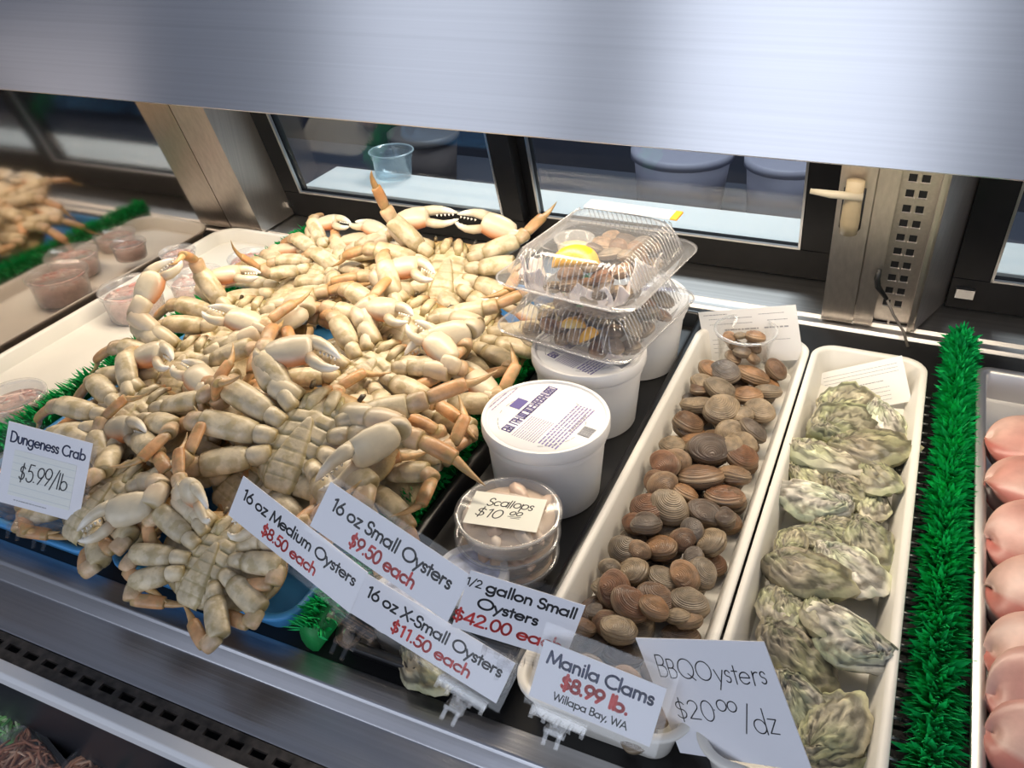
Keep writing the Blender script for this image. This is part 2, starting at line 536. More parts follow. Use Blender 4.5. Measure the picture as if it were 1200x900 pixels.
for i, (px, py, r, h, lb) in enumerate([(797, 225, .15, .20, 'large white bucket on the bench, behind the middle of the right door'), (915, 258, .12, .2, 'white bucket on the bench at the right edge of the right door'), (500, 195, .12, .18, 'grey bucket on the bench behind the left door')]):
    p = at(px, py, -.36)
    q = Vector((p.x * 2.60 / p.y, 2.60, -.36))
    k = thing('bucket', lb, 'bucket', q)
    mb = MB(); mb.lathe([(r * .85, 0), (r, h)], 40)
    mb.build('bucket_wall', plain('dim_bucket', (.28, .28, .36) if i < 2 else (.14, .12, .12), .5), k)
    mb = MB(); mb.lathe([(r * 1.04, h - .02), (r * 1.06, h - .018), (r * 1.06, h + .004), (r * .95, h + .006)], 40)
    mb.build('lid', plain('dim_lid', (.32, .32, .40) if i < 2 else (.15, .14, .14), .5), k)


# ------------------------------------------------------------------ right post fittings
def lean_m(x, z, y0):
    """Frame lying on the leaned plane: local x along the case, local y up the plane, local z towards the customer."""
    a = math.atan(LEAN)
    return Matrix(((1, 0, 0, x), (0, -math.sin(a), -math.cos(a), y0 - LEAN * z), (0, math.cos(a), -math.sin(a), z), (0, 0, 0, 1)))


st = thing('shelf_standard', 'slotted steel shelf standard fixed to the right rear post', 'shelf standard')
st.matrix_world = lean_m(.018, .03, 1.362)
mb = MB()
mb.box(-.024, -.0145, -.005, .30, 0, .002); mb.box(.0145, .024, -.005, .30, 0, .002)
mb.box(-.0015, .0015, -.03, .30, 0, .006)
y = .0
mb.box(-.0145, .0145, -.005, .012, 0, .002)
k = 0
while k < 10:
    y0 = .012 + .0265 * k
    mb.box(-.0145, .0145, y0 + .0145, y0 + .0265, 0, .002)
    k += 1
mb.build('channel', M_steel_post, st, smooth=False)
mb = MB()
for k in range(10):
    y0 = .012 + .0265 * k
    mb.box(-.0143, -.0035, y0 + .001, y0 + .0140, .0001, .0006)
    mb.box(.0030, .0135, y0 + .001, y0 + .0140, .0001, .0006)
mb.build('slot_shade', M_black, st, smooth=False)  # flat black plates on the solid post, painting the shade inside the slots

hd = thing('latch_handle', 'beige plastic lever handle on the rear post under the canopy', 'handle')
hd.matrix_world = lean_m(-.062, .232, 1.3375)
mb = MB()
mb.tube([(0, -.045, .004), (0, -.042, .010), (0, -.02, .013), (0, .02, .012), (0, .05, .010)], [(.003, .008), (.007, .0125), (.008, .0135), (.008, .0125), (.007, .0125)], 14, up=(0, 0, 1))
mb.build('lever', M_tan, hd)
mb = MB(); mb.tube([(.012, .028, .016), (-.03, .032, .022), (-.058, .034, .022)], [(.006, .006), (.005, .006), (.003, .004)], 10)
mb.build('finger_bar', plain('pale_beige_plastic', (.55, .48, .35), .45), hd)
mb = MB(); mb.tube([(0, -.050, .001), (0, -.04, .001), (0, .03, .001)], [(.001, .010), (.001, .0155), (.001, .0155)], 14, up=(0, 0, 1))
mb.build('slot_shade', M_black, hd)  # thin black sheet behind the lever, slot darkness put in as colour

cb = thing('probe_cable', 'thin grey cable with black plug hanging on the slotted post', 'cable')
p0 = Vector(leaned(-.010, .125, 1.335)); p1 = Vector(leaned(-.008, .095, 1.33)); p2 = Vector(leaned(.008, .07, 1.335))
mb = MB(); mb.tube([p0, (p0 + p1) / 2 + Vector((-.002, -.002, 0)), p1, p2], [.0035, .0045, .0045, .003], 10)
mb.build('plug', M_rubber, cb)
mb = MB(); mb.tube([p2, Vector(leaned(.022, .045, 1.328)), Vector((.042, 1.31, .02)), Vector((.052, 1.295, .003))], .0022, 8)
mb.build('cord', M_cable, cb)


# ------------------------------------------------------------------ trays
def pan(name, label, cat, x0, x1, y0, y1, h, mat, r=.03, lip=.007, wall=.003, taper=.010, z=0.0, group=None):
    cx, cy = (x0 + x1) / 2, (y0 + y1) / 2
    hx, hy = (x1 - x0) / 2, (y1 - y0) / 2
    t = taper + lip
    prof = [(t + .002, 0), (t, .001), (lip, h - .006), (.001, h - .006), (0, h - .004), (0, h - .001), (.001, h), (lip * .7, h), (lip + wall * .4, h - .001), (lip + wall, h - .004), (t + wall, .004), (t + wall + .006, .003)]
    rings = [rrect(hx - d, hy - d, max(r - d, .004), 7, zz) for d, zz in prof]
    mb = MB(); mb.loft(rings)
    o = mb.build(name, mat, sharp=60)
    o.location = (cx, cy, z)
    tag(o, label, cat, group)
    return o


pan('clam_tray', 'long white plastic tray holding the brown clams', 'tray', -.247, -.080, .45, 1.178, .052, M_white, .035)
pan('oyster_tray', 'long white plastic tray holding the rough green oysters', 'tray', -.077, .078, .45, 1.178, .052, M_white, .035)
pan('black_tray', 'black plastic tray under the white tubs, left of the clams', 'tray', -.448, -.252, .452, 1.26, .030, M_blacktray, .02, lip=.009, taper=.004)
pan('blue_tray', 'blue plastic tray under the front crabs, left one at the case end', 'tray', -1.045, -.772, .45, 1.25, .030, M_blue, .035, lip=.008, taper=.006)
pan('blue_tray', 'blue plastic tray under the crabs, right one behind the medium oysters card', 'tray', -.764, -.497, .45, 1.25, .030, M_blue, .035, lip=.008, taper=.006)
pan('meat_tray', 'white tray at the left end holding pink crab meat cups', 'tray', -1.298, -1.095, .45, 1.305, .028, M_white, .05, lip=.006, taper=.006)

# deck wire ends beside the oyster tray
t = thing('wire_rack', 'black wire rack with bare wire tips beside the oyster tray', 'rack')
for i in range(30):
    y_ = .50 + i * .0225
    mb = MB(); mb.tube([(.080, y_, .006), (.118, y_, .006)], .0016, 6)
    mb.build('wire', M_blacktray, t)
mb = MB()
for i in range(30):
    y_ = .50 + i * .0225
    mb.tube([(.0795, y_, .0062), (.090, y_, .0062)], .0017, 6)
mb.build('wire_tips', M_wire, t)


# ------------------------------------------------------------------ green leaf dividers
def divider(label, pts, h, width, n_per_m, seed, blade=.022):
    r = random.Random(seed)
    P = [Vector(p) for p in pts]
    root = thing('leaf_divider', label, 'divider', P[0])
    P = [p - P[0] for p in P]
    mb = MB(); mb.tube([p + Vector((0, 0, h * .5)) for p in P], [(h * .47, width * .30)] * len(P), 10, up=(0, 0, 1))
    mb.build('base_strip', M_greenbase, root)
    mb = MB()
    L_ = [0]
    for a, b in zip(P, P[1:]): L_.append(L_[-1] + (b - a).length)
    n = int(L_[-1] * n_per_m)
    for i in range(n):
        s = r.random() * L_[-1]
        k = max(j for j in range(len(P) - 1) if L_[j] <= s + 1e-9)
        d = (P[k + 1] - P[k]).normalized()
        p = P[k] + d * (s - L_[k])
        side = Vector((d.y, -d.x, 0))
        an = r.uniform(-1.35, 1.35)                     # across the strip: 0 is straight up
        out = side * math.sin(an) + Vector((0, 0, 1)) * math.cos(an)
        p = p + Vector((0, 0, h * .5)) + side * math.sin(an) * width * .26 + Vector((0, 0, 1)) * math.cos(an) * h * .42
        dirn = (out * r.uniform(.6, 1.0) - d * r.uniform(.25, .8) + Vector((r.uniform(-.2, .2), r.uniform(-.2, .2), r.uniform(-.1, .2)))).normalized()
        Lb = blade * r.uniform(.65, 1.15)
        w = dirn.cross(out)
        if w.length < 1e-3: w = d.copy()
        w = w.normalized() * Lb * r.uniform(.085, .13)
        up = w.cross(dirn).normalized() * Lb * .05
        a0 = p - dirn * .003
        m = p + dirn * Lb * .5; e = p + dirn * Lb
        c = r.uniform(.75, 1.2)
        mb.add([a0 - w * .5, a0 + w * .5, m + w, m - w, e, m + up], [(0, 1, 2, 5), (0, 5, 3), (5, 2, 4), (3, 5, 4), (1, 0, 3, 2), (3, 4, 2)])
    mb.build('leaves', M_green, root, smooth=False)
    return root


divider('green plastic parsley divider between the crab pile and the meat cups', [(-1.070, .46, 0), (-1.070, .9, 0), (-1.082, 1.325, 0)], .045, .036, 2600, 1)
divider('green plastic parsley divider between the crabs and the white tubs', [(-.472, .452, 0), (-.472, .8, 0), (-.474, 1.30, 0)], .040, .042, 2600, 2)
divider('green plastic parsley divider between the oysters and the fish fillets', [(.113, .50, 0), (.113, .8, 0), (.121, 1.295, 0)], .045, .034, 4600, 3, .026)


# ------------------------------------------------------------------ white tubs
def scribble(mb, x0, x1, y0, rows, dy, wt, r, z=0.0):
    """Rows of tiny illegible print as short strokes."""
    for k in range(rows):
        x_ = x0
        y_ = y0 - k * dy
        while x_ < x1:
            l_ = r.uniform(.6, 2.2) * wt * 2
            mb.box(x_, min(x_ + l_, x1), y_, y_ + wt, z, z + .0002)
            x_ += l_ + wt * r.uniform(.4, .9)


def tub(label, loc, rz, full=True):
    k = thing('oyster_tub', label, 'tub', loc, rz, 'white oyster tubs')
    R_, H_ = .0785, .112
    mb = MB()
    mb.lathe([(.064, 0), (.066, .001), (.0725, .084), (.0745, .085), (.0745, .091), (.0735, .092), (.0745, .105), (.071, .105), (.062, .004)], 72, cap=True)
    mb.build('tub_wall', M_bucket, k, sharp=40)
    mb = MB()
    mb.lathe([(.0752, .094), (.0775, .0945), (R_, .097), (R_, H_ - .003), (R_ - .0012, H_), (.0735, H_), (.0722, H_ - .0026), (.070, H_ - .003), (.069, H_ - .0022), (.001, H_ - .0022)], 72, cap=True)
    lid = mb.build('lid', M_bucket, k, sharp=40)
    zt = H_ - .0021
    r = random.Random(3)
    mb = MB()
    a = .046
    for i in range(40):          # thin ring of print, broken
        if r.random() < .75:
            t0, t1 = 2 * PI * i / 40, 2 * PI * (i + .8) / 40
            if .15 < (i / 40) < .40 or .55 < (i / 40) < .95:
                mb.add([(a * math.cos(t0) - .016, a * math.sin(t0), zt + .0002), (a * math.cos(t1) - .016, a * math.sin(t1), zt + .0002), ((a + .0008) * math.cos(t1) - .016, (a + .0008) * math.sin(t1), zt + .0002), ((a + .0008) * math.cos(t0) - .016, (a + .0008) * math.sin(t0), zt + .0002)], [(0, 1, 2, 3)])
    mb.build('ring_print', M_greyink, lid, smooth=False)
    
    # block letters, kept as illegible strokes
    mb = MB()
    x_ = -.040
    while x_ < .030:
        w_ = r.uniform(.0022, .0034)
        mb.box(x_, x_ + .0009, .012, .021, zt, zt + .0003)
        if r.random() < .8: mb.box(x_ + w_ - .0008, x_ + w_, .012, .021, zt, zt + .0003)
        for yy in (.012, .0157, .0197):
            if r.random() < .65: mb.box(x_, x_ + w_, yy, yy + .0013, zt, zt + .0003)
        x_ += w_ + .0006
    mb.box(-.010, .004, .0235, .0335, zt, zt + .0003)
    mb.build('brand_print', M_purple, lid, smooth=False)
    mb = MB(); scribble(mb, -.042, -.012, .0085, 10, .0022, .0007, r, zt)
    scribble(mb, -.022, .016, .046, 2, .004, .0011, r, zt)
    mb.build('grey_print', plain('mauve_ink', (.32, .27, .42), .6), lid, smooth=False)
    mb = MB(); scribble(mb, -.040, .020, -.0155, 6, .0030, .0013, r, zt)
    mb.build('purple_print', plain('violet_ink', (.22, .19, .40), .6), lid, smooth=False)
    mb = MB()
    y_ = -.066
    scribble(mb, -.012, .022, -.041, 1, .003, .0020, r, zt)
    while y_ < -.048:
        w_ = r.choice([.0004, .0007, .0011])
        y_ += w_ + r.choice([.0004, .0007])
    x_ = -.012
    while x_ < .006:
        w_ = r.choice([.0004, .0007, .0012])
        mb.box(x_, x_ + w_, -.064, -.049, zt, zt + .0003)
        x_ += w_ + r.choice([.0004, .0006, .0009])
    mb.build('barcode', M_greyink, lid, smooth=False)
    for c_ in lid.children:
        c_.scale = (1.05 if c_.name.startswith('barcode') else (1.15 if c_.name.startswith('ring') else 1.5),) * 2 + (1,)
        if not c_.name.startswith('barcode'): c_.location.x = .010
    return k


tub('white oyster tub with purple printed lid in front of the other tubs', (-.343, .785, .0035), math.radians(80))
tub('white oyster tub right under the lower clear takeout box', (-.349, .953, .0035), math.radians(70))
tub('white oyster tub at the back, mostly hidden under the takeout boxes', (-.335, 1.119, .0035), math.radians(15))

# ------------------------------------------------------------------ stroke lettering
def arc(cx, cy, rx, ry, a0, a1, n=18):
    return [(cx + rx * math.cos(math.radians(a0 + (a1 - a0) * i / n)), cy + ry * math.sin(math.radians(a0 + (a1 - a0) * i / n))) for i in range(n + 1)]


X_ = .62
_o = arc(.33, .31, .29, .29, 0, 360, 26)
GL = {
 'o': (.72, [_o]),
 'a': (.76, [_o, [(.62, X_), (.62, 0)]]),
 'd': (.76, [_o, [(.62, 1.06), (.62, 0)]]),
 'q': (.76, [_o, [(.62, X_), (.62, -.32)]]),
 'b': (.76, [arc(.38, .31, .29, .29, 0, 360, 26), [(.09, 1.06), (.09, 0)]]),
 'p': (.76, [arc(.38, .31, .29, .29, 0, 360, 26), [(.09, X_), (.09, -.34)]]),
 'g': (.76, [_o, [(.62, X_), (.62, -.06)] + arc(.35, -.06, .27, .27, 0, -155, 12)]),
 'c': (.62, [arc(.33, .31, .29, .29, 48, 312, 20)]),
 'e': (.70, [[(.05, .33), (.615, .33)] + arc(.33, .31, .29, .29, 4, 320, 22)]),
 'n': (.62, [[(.08, X_), (.08, 0)], arc(.29, .38, .21, .24, 180, 0, 14) + [(.50, 0)]]),
 'h': (.62, [[(.08, 1.06), (.08, 0)], arc(.29, .38, .21, .24, 180, 0, 14) + [(.50, 0)]]),
 'm': (.94, [[(.08, X_), (.08, 0)], arc(.265, .40, .185, .22, 180, 0, 12) + [(.45, 0)], arc(.635, .40, .185, .22, 180, 0, 12) + [(.82, 0)]]),
 'u': (.62, [[(.08, X_)] + arc(.29, .24, .21, .24, 180, 360, 14) + [(.50, X_)]]),
 'r': (.42, [[(.08, X_), (.08, 0)], arc(.28, .36, .20, .24, 180, 70, 10)]),
 's': (.46, [[(.36, .50)] + arc(.22, .46, .14, .145, 30, 250, 12) + arc(.22, .155, .15, .155, 70, -150, 12)]),
 't': (.36, [[(.17, .88), (.17, 0)], [(.02, X_), (.33, X_)]]),
 'i': (.24, [[(.11, X_), (.11, 0)], [(.11, .88), (.11, .90)]]),
 'l': (.24, [[(.11, 1.06), (.11, 0)]]),
 'z': (.54, [[(.05, X_), (.46, X_), (.04, 0), (.48, 0)]]),
 'y': (.56, [[(.03, X_), (.28, .04)], [(.53, X_), (.14, -.34)]]),
 'D': (.86, [[(.09, 1), (.09, 0), (.30, 0)] + arc(.30, .5, .47, .5, -90, 90, 18) + [(.09, 1)]]),
 'C': (.90, [arc(.52, .5, .47, .5, 48, 312, 22)]),
 'M': (1.02, [[(.06, 0), (.18, 1), (.51, .12), (.84, 1), (.96, 0)]]),
 'O': (1.08, [arc(.53, .5, .48, .5, 0, 360, 30)]),
 'Q': (1.08, [arc(.53, .5, .48, .5, 0, 360, 30), [(.6, .25), (1.0, -.06)]]),
 'S': (.62, [[(.50, .83)] + arc(.30, .755, .22, .245, 25, 255, 14) + arc(.29, .26, .25, .26, 72, -155, 14)]),
 'X': (.72, [[(.06, 1), (.66, 0)], [(.66, 1), (.04, 0)]]),
 'W': (1.16, [[(.03, 1), (.30, 0), (.57, .92), (.84, 0), (1.11, 1)]]),
 'B': (.66, [[(.09, 0), (.09, 1), (.30, 1)] + arc(.30, .765, .21, .235, 90, -90, 12) + [(.09, .53), (.33, .53)] + arc(.33, .265, .25, .265, 90, -90, 12) + [(.09, 0)]]),
 'A': (.82, [[(.03, 0), (.41, 1), (.79, 0)], [(.17, .34), (.65, .34)]]),
 '-': (.40, [[(.05, .33), (.33, .33)]]),
 '.': (.26, [[(.12, .03), (.12, .05)]]),
 ',': (.26, [[(.14, .06), (.07, -.14)]]),
 '/': (.52, [[(.02, -.15), (.48, 1.08)]]),
 '1': (.46, [[(.12, .86), (.30, 1), (.30, 0)]]),
 '2': (.62, [arc(.30, .72, .23, .28, 165, -30, 12) + [(.05, 0), (.57, 0)]]),
 '4': (.66, [[(.48, 0), (.48, 1), (.04, .26), (.62, .26)]]),
 '5': (.62, [[(.52, 1), (.20, 1), (.13, .58)] + arc(.29, .32, .26, .32, 115, -155, 16)]),
 '6': (.64, [[(.42, 1), (.10, .46)] + arc(.32, .30, .26, .30, 150, 510, 24)]),
 '8': (.62, [arc(.31, .75, .20, .24, 0, 360, 18), arc(.31, .26, .26, .26, 0, 360, 20)]),
 '9': (.64, [[(.22, 0), (.54, .54)] + arc(.32, .70, .26, .30, -30, 330, 24)]),
 '0': (.64, [arc(.32, .5, .26, .5, 0, 360, 26)]),
 '$': (.62, [[(.50, .80)] + arc(.30, .72, .20, .20, 25, 255, 12) + arc(.29, .29, .23, .24, 72, -155, 12), [(.30, 1.14), (.30, -.14)]]),
 ' ': (.34, []),
}


def ribbon(mb, pts, w, z):
    n = 8
    for (x0, y0), (x1, y1) in zip(pts, pts[1:]):
        dx, dy = x1 - x0, y1 - y0
        l_ = math.hypot(dx, dy)
        if l_ < 1e-9: continue
        nx, ny = -dy / l_ * w / 2, dx / l_ * w / 2
        mb.add([(x0 + nx, y0 + ny, z), (x0 - nx, y0 - ny, z), (x1 - nx, y1 - ny, z), (x1 + nx, y1 + ny, z)], [(0, 1, 2, 3)])
    if len(pts) <= 2 or w > 0:
        for (x0, y0) in pts:
            mb.add([(x0 + w / 2 * math.cos(2 * PI * i / n), y0 + w / 2 * math.sin(2 * PI * i / n), z) for i in range(n)], [tuple(range(n))])


def text(mb, s, x0, x1, yc, h, wt, z, hand=0.0, slant=0.0, seed=1):
    """Write s between x0 and x1 (local), cap height h, baseline centred on yc."""
    r = random.Random(seed)
    adv = sum(GL[c][0] for c in s)
    sx = (x1 - x0) / adv
    pen = 0.0
    for c in s:
        a, st_ = GL[c]
        jy = r.uniform(-1, 1) * hand * .06; js = 1 + r.uniform(-1, 1) * hand * .10
        for k_, pts in enumerate(st_):
            q = []
            for (px, py) in pts:
                py_ = py * js + jy
                q.append((x0 + (pen + px * js + slant * py_) * sx + r.uniform(-1, 1) * hand * .004 * sx, yc + (py_ - .5) * h))
            ribbon(mb, q, wt * 1.3, z + k_ * .00002)
        pen += a
    return mb


# ------------------------------------------------------------------ price cards
CARDS = {
 'dungeness': ([-0.8521, 0.4828, 0.1083], [0.9324, 0.2557, -0.2555], [0.1095, 0.4739, 0.8738], 0.1015, 0.0991),
 'medium': ([-0.4836, 0.4765, 0.1302], [0.9494, -0.2074, -0.2359], [0.3048, 0.4271, 0.8513], 0.1755, 0.0475),
 'xsmall': ([-0.3217, 0.4526, 0.0882], [0.96, -0.0618, -0.273], [0.2683, 0.481, 0.8346], 0.1625, 0.0437),
 'small': ([-0.3718, 0.4786, 0.1588], [0.9613, -0.1797, -0.2086], [0.2744, 0.561, 0.7811], 0.1690, 0.0481),
 'half': ([-0.2412, 0.476, 0.1256], [0.9062, 0.2683, -0.3269], [0.1928, 0.4259, 0.884], 0.1065, 0.0580),
 'manila': ([-0.1612, 0.4578, 0.0819], [0.9948, -0.0076, -0.1015], [0.0886, 0.5544, 0.8275], 0.1124, 0.0529),
 'bbq': ([-0.0598, 0.4766, 0.0978], [0.8331, -0.1784, 0.5236], [-0.4726, 0.2624, 0.8413], 0.1298, 0.1136),
}


def clip_mesh(mb, x, y0, leg):
    """Clear jaw bar under the card with a tongue and a foot reaching the tray rim (card-local: y down)."""
    mb.box(x - .026, x + .026, y0 - .006, y0 + .002, -.004, -.0012)
    mb.box(x - .026, x + .026, y0 - .006, y0 + .002, .0014, .004)
    for k in (-.024, -.012, 0, .012, .024):
        mb.box(x + k - .002, x + k + .002, y0 - .009, y0 - .004, -.005, .005)
    mb.tube([(x, y0 - .008, 0), (x, y0 - .008 - leg * .4, -.002), (x, y0 - .008 - leg, -.006)], [.005, .006, .0055], 10)
    mb.box(x - .009, x + .009, y0 - .010 - leg, y0 - .006 - leg, -.014, .008)
    mb.box(x - .008, x - .004, y0 - .022 - leg, y0 - .008 - leg, .005, .008)
    mb.box(x + .004, x + .008, y0 - .022 - leg, y0 - .008 - leg, .005, .008)
    mb.box(x - .008, x + .008, y0 - .020 - leg, y0 - .008 - leg, -.014, -.011)


def card(key, label, lines, clips=(), sleeve=(.004, .004, .004, .004), mat=None, lift=0.0):
    c, rt, up, w, h = CARDS[key]
    rt = Vector(rt).normalized(); up = Vector(up); up = (up - rt * up.dot(rt)).normalized(); nn = rt.cross(up)
    root = thing('price_card', label, 'price card')
    base = Vector(c) - up * h / 2 + nn * lift
    root.matrix_world = Matrix(((rt.x, up.x, nn.x, base.x), (rt.y, up.y, nn.y, base.y), (rt.z, up.z, nn.z, base.z), (0, 0, 0, 1)))
    mb = MB(); mb.box(-w / 2, w / 2, 0, h, -.0004, .0004)
    mb.build('card_sheet', mat or M_paper, root, smooth=False)
    l_, r_, b_, t_ = sleeve
    mb = MB(); mb.box(-w / 2 - l_, w / 2 + r_, -b_, h + t_, -.0012, -.0008)
    mb.box(-w / 2 - l_, w / 2 + r_, -b_, h + t_, .0011, .0014)
    mb.build('sleeve', M_sleeve, root, smooth=False)
    for (s, u0, u1, v, ch, wt, m, kw) in lines:
        mb = MB()
        text(mb, s, (u0 - .5) * w, (u1 - .5) * w, (1 - v) * h, ch * h, wt, .0005, **kw)
        mb.build('lettering', m, root, smooth=False)
    for (u, leg) in clips:
        mb = MB(); clip_mesh(mb, (u - .5) * w, -b_, leg)
        mb.build('clip', M_clip, root, smooth=False)
    return root


dc = card('dungeness', 'white price card reading Dungeness Crab with a handwritten price note', [
    ('Dungeness Crab', .05, .95, .17, .125, .0015, M_navy, {})], [(.30, .006), (.62, .010)], (.006, .006, .010, .006))
mb = MB(); mb.box(-.038, .037, .012, .068, .0004, .0008)
nt_ = mb.build('price_note', M_note, dc, smooth=False)
mb = MB()
for k in range(6): mb.box(-.038, .037, .016 + k * .009, .0164 + k * .009, .0008, .0009)
mb.build('ruled_lines', plain('pale_rule', (.55, .60, .62), .6), nt_, smooth=False)
mb = MB(); text(mb, '$5.99/lb', -.029, .031, .044, .020, .0011, .0010, hand=1, slant=.1, seed=4)
mb.build('lettering', M_ink, nt_, smooth=False)
mb = MB(); scribble(mb, -.030, .010, .0065, 1, .003, .0012, random.Random(8), .0004)
mb.build('small_print', M_greyink, dc, smooth=False)
card('medium', 'slanted white price card reading 16 oz Medium Oysters, $8.50 each', [
    ('16 oz Medium Oysters', .045, .955, .33, .24, .00165, M_ink, {}), ('$8.50 each', .26, .70, .72, .24, .0018, M_red, {})], (), (.004, .001, .007, .002))
card('xsmall', 'white price card reading 16 oz X-Small Oysters, lowest of the oyster cards', [
    ('16 oz X-Small Oysters', .04, .96, .33, .25, .0016, M_ink, {}), ('$11.50 each', .26, .80, .72, .25, .0018, M_red, {})], [(.04, .014), (.80, .010)], (.001, .006, .007, .002), lift=.0005)
card('small', 'white price card reading 16 oz Small Oysters, highest of the oyster cards', [
    ('16 oz Small Oysters', .07, .93, .34, .25, .0017, M_ink, {}), ('$9.50 each', .27, .74, .74, .25, .0019, M_red, {})], (), (.004, .001, .006, .007), lift=.004)
card('half', 'white price card reading gallon Small Oysters, $42.00 each', [
    ('1/2', -.01, .13, .18, .12, .0010, M_ink, {}), ('gallon Small', .17, .96, .18, .165, .0016, M_ink, {}), ('Oysters', .14, .68, .475, .165, .0016, M_ink, {}), ('$42.00 each', -.02, .94, .77, .19, .0018, M_red, {})], [(.55, .006)], (.001, .006, .006, .008))
card('manila', 'white price card reading Manila Clams, $8.99 lb., Willapa Bay, WA', [
    ('Manila Clams', .06, .94, .24, .21, .0018, M_navy, {}), ('$8.99 lb.', .22, .78, .55, .21, .0024, M_red, {}), ('Willapa Bay, WA', .19, .80, .83, .125, .0009, M_ink, {})], [(.28, .004)], (.003, .007, .007, .016))
card('bbq', 'large white card with handwritten BBQ Oysters, $20.00/dz', [
    ('BBQOysters', .08, .93, .25, .17, .00085, M_ink, dict(hand=1, slant=.12, seed=2)), ('$20', .10, .42, .60, .16, .00085, M_ink, dict(hand=1, slant=.08, seed=3)), ('.00', .42, .62, .54, .085, .00085, M_ink, dict(hand=1, slant=.1, seed=5)), ('/dz', .62, .88, .63, .19, .00085, M_ink, dict(hand=1, slant=.1, seed=6))], [(.30, .004)], (.006, .005, .018, .006))


# ------------------------------------------------------------------ clear tubs
def deli_tub(name, label, cat, loc, r, h, content, cmat, group=None, lid=True, fill=.85, rz=0):
    k = thing(name, label, cat, loc, rz, group)
    mb = MB(); mb.lathe([(r * .86, 0), (r * .87, .0006), (r * .955, h * .90), (r, h * .905), (r, h * .93), (r * .955, h * .94), (r * .945, h * .9), (r * .85, .0015), (.001, .0012)], 48, cap=False)
    mb.build('tub_wall', M_clearmilky, k)
    if lid:
        mb = MB(); mb.lathe([(r * 1.0, h * .86), (r * 1.03, h * .86), (r * 1.035, h * .96), (r * 1.0, h * 1.0), (r * .95, h * 1.0), (r * .92, h * .955), (.001, h * .955)], 48, cap=False)
        mb.build('lid', M_lidclear, k)
    mb = MB(); content(mb, r * .84, h * fill, random.Random(int(abs(loc[0] * 9731 + loc[1] * 311))))
    mb.build('contents', cmat, k)
    return k


def lumps(cols, n=60, size=.22):
    def fn(mb, r, h, rn):
        mb.lathe([(r * .98, .003), (r * 1.06, h * .8), (r * .5, h * .85), (.001, h * .85)], 28, col=cols[0], cap=False)
        h = h * .9
        for i in range(n):
            a = rn.uniform(0, 2 * PI); q = math.sqrt(rn.random()) * r * .9
            p = Vector((q * math.cos(a), q * math.sin(a), h * rn.uniform(.78, .92)))
            d = Vector((rn.uniform(-1, 1), rn.uniform(-1, 1), rn.uniform(-.3, .3))).normalized() * r * size * rn.uniform(.6, 1.2)
            rr = r * size * rn.uniform(.35, .6)
            mb.tube([p - d, p - d * .6, p, p + d * .6, p + d], [rr * .2, rr * .85, rr, rr * .8, rr * .2], 7, col=rn.choice(cols))
    return fn


PINK = lumps([(.66, .42, .36), (.76, .58, .52), (.62, .27, .22), (.80, .70, .64)])
SCAL = lumps([(.74, .58, .44), (.78, .66, .54), (.72, .53, .40)], 22, .36)
for (px, py, z, r, h, lb) in [
    (152, 335, .060, .055, .056, 'round clear tub of pink crab meat, largest and nearest the crab legs'),
    (228, 322, .050, .050, .046, 'round clear tub of pale pink crab meat behind the largest one'),
    (200, 292, .060, .034, .034, 'small clear cup of crab meat at the rear of the white tray'),
    (292, 300, .035, .042, .030, 'shallow clear tub at the rear of the white tray beside the green divider'),
    (14, 462, .055, .045, .050, 'clear tub of pink crab meat above the Dungeness Crab card'),
    (20, 545, .055, .045, .050, 'clear tub of crab meat half hidden behind the Dungeness Crab card')]:
    p = at(px, py, z)
    zb = .0035
    p.x = max(p.x, -1.298 + .020 + r * .92)
    if lb.startswith('small'): zb = .026
    deli_tub('meat_tub', lb, 'tub', (p.x, p.y, zb), r, z - zb, PINK, M_meat, 'crab meat tubs')

for i, lb in enumerate(['scallop tub at the bottom of the stack by the oyster cards', 'scallop tub in the middle of the stack by the oyster cards', 'scallop tub on top of the stack with a handwritten sticker']):
    k = deli_tub('scallop_tub', lb, 'tub', (-.331 + .002 * i, .636 + .001 * i, .0035 + .0285 * i), .0575, .0285, SCAL, M_scallop, 'scallop tubs')
stk = bpy.data.objects.new('sticker', None)
mb = MB(); mb.box(-.0345, .0345, -.0225, .0225, 0, .0004)
stk = mb.build('sticker', M_sticker, k, smooth=False)
stk.scale = (1.18, 1.18, 1); stk.location = (-.002, -.003, .0290); stk.rotation_euler = (0, 0, math.radians(10))
mb = MB(); text(mb, 'Scallops', -.020, .024, .010, .0105, .0009, .0005, hand=1, slant=.25, seed=3)
text(mb, '$10', -.028, -.003, -.006, .0105, .0009, .0005, hand=1, slant=.2, seed=6)
text(mb, '00', .004, .016, -.002, .005, .0008, .0005, hand=.4, slant=.2, seed=7)
ribbon(mb, [(.004, -.0068), (.016, -.0064)], .0007, .0005); ribbon(mb, [(.007, -.0085), (.015, -.0083)], .0007, .0005)
mb.build('lettering', M_ink, stk, smooth=False)

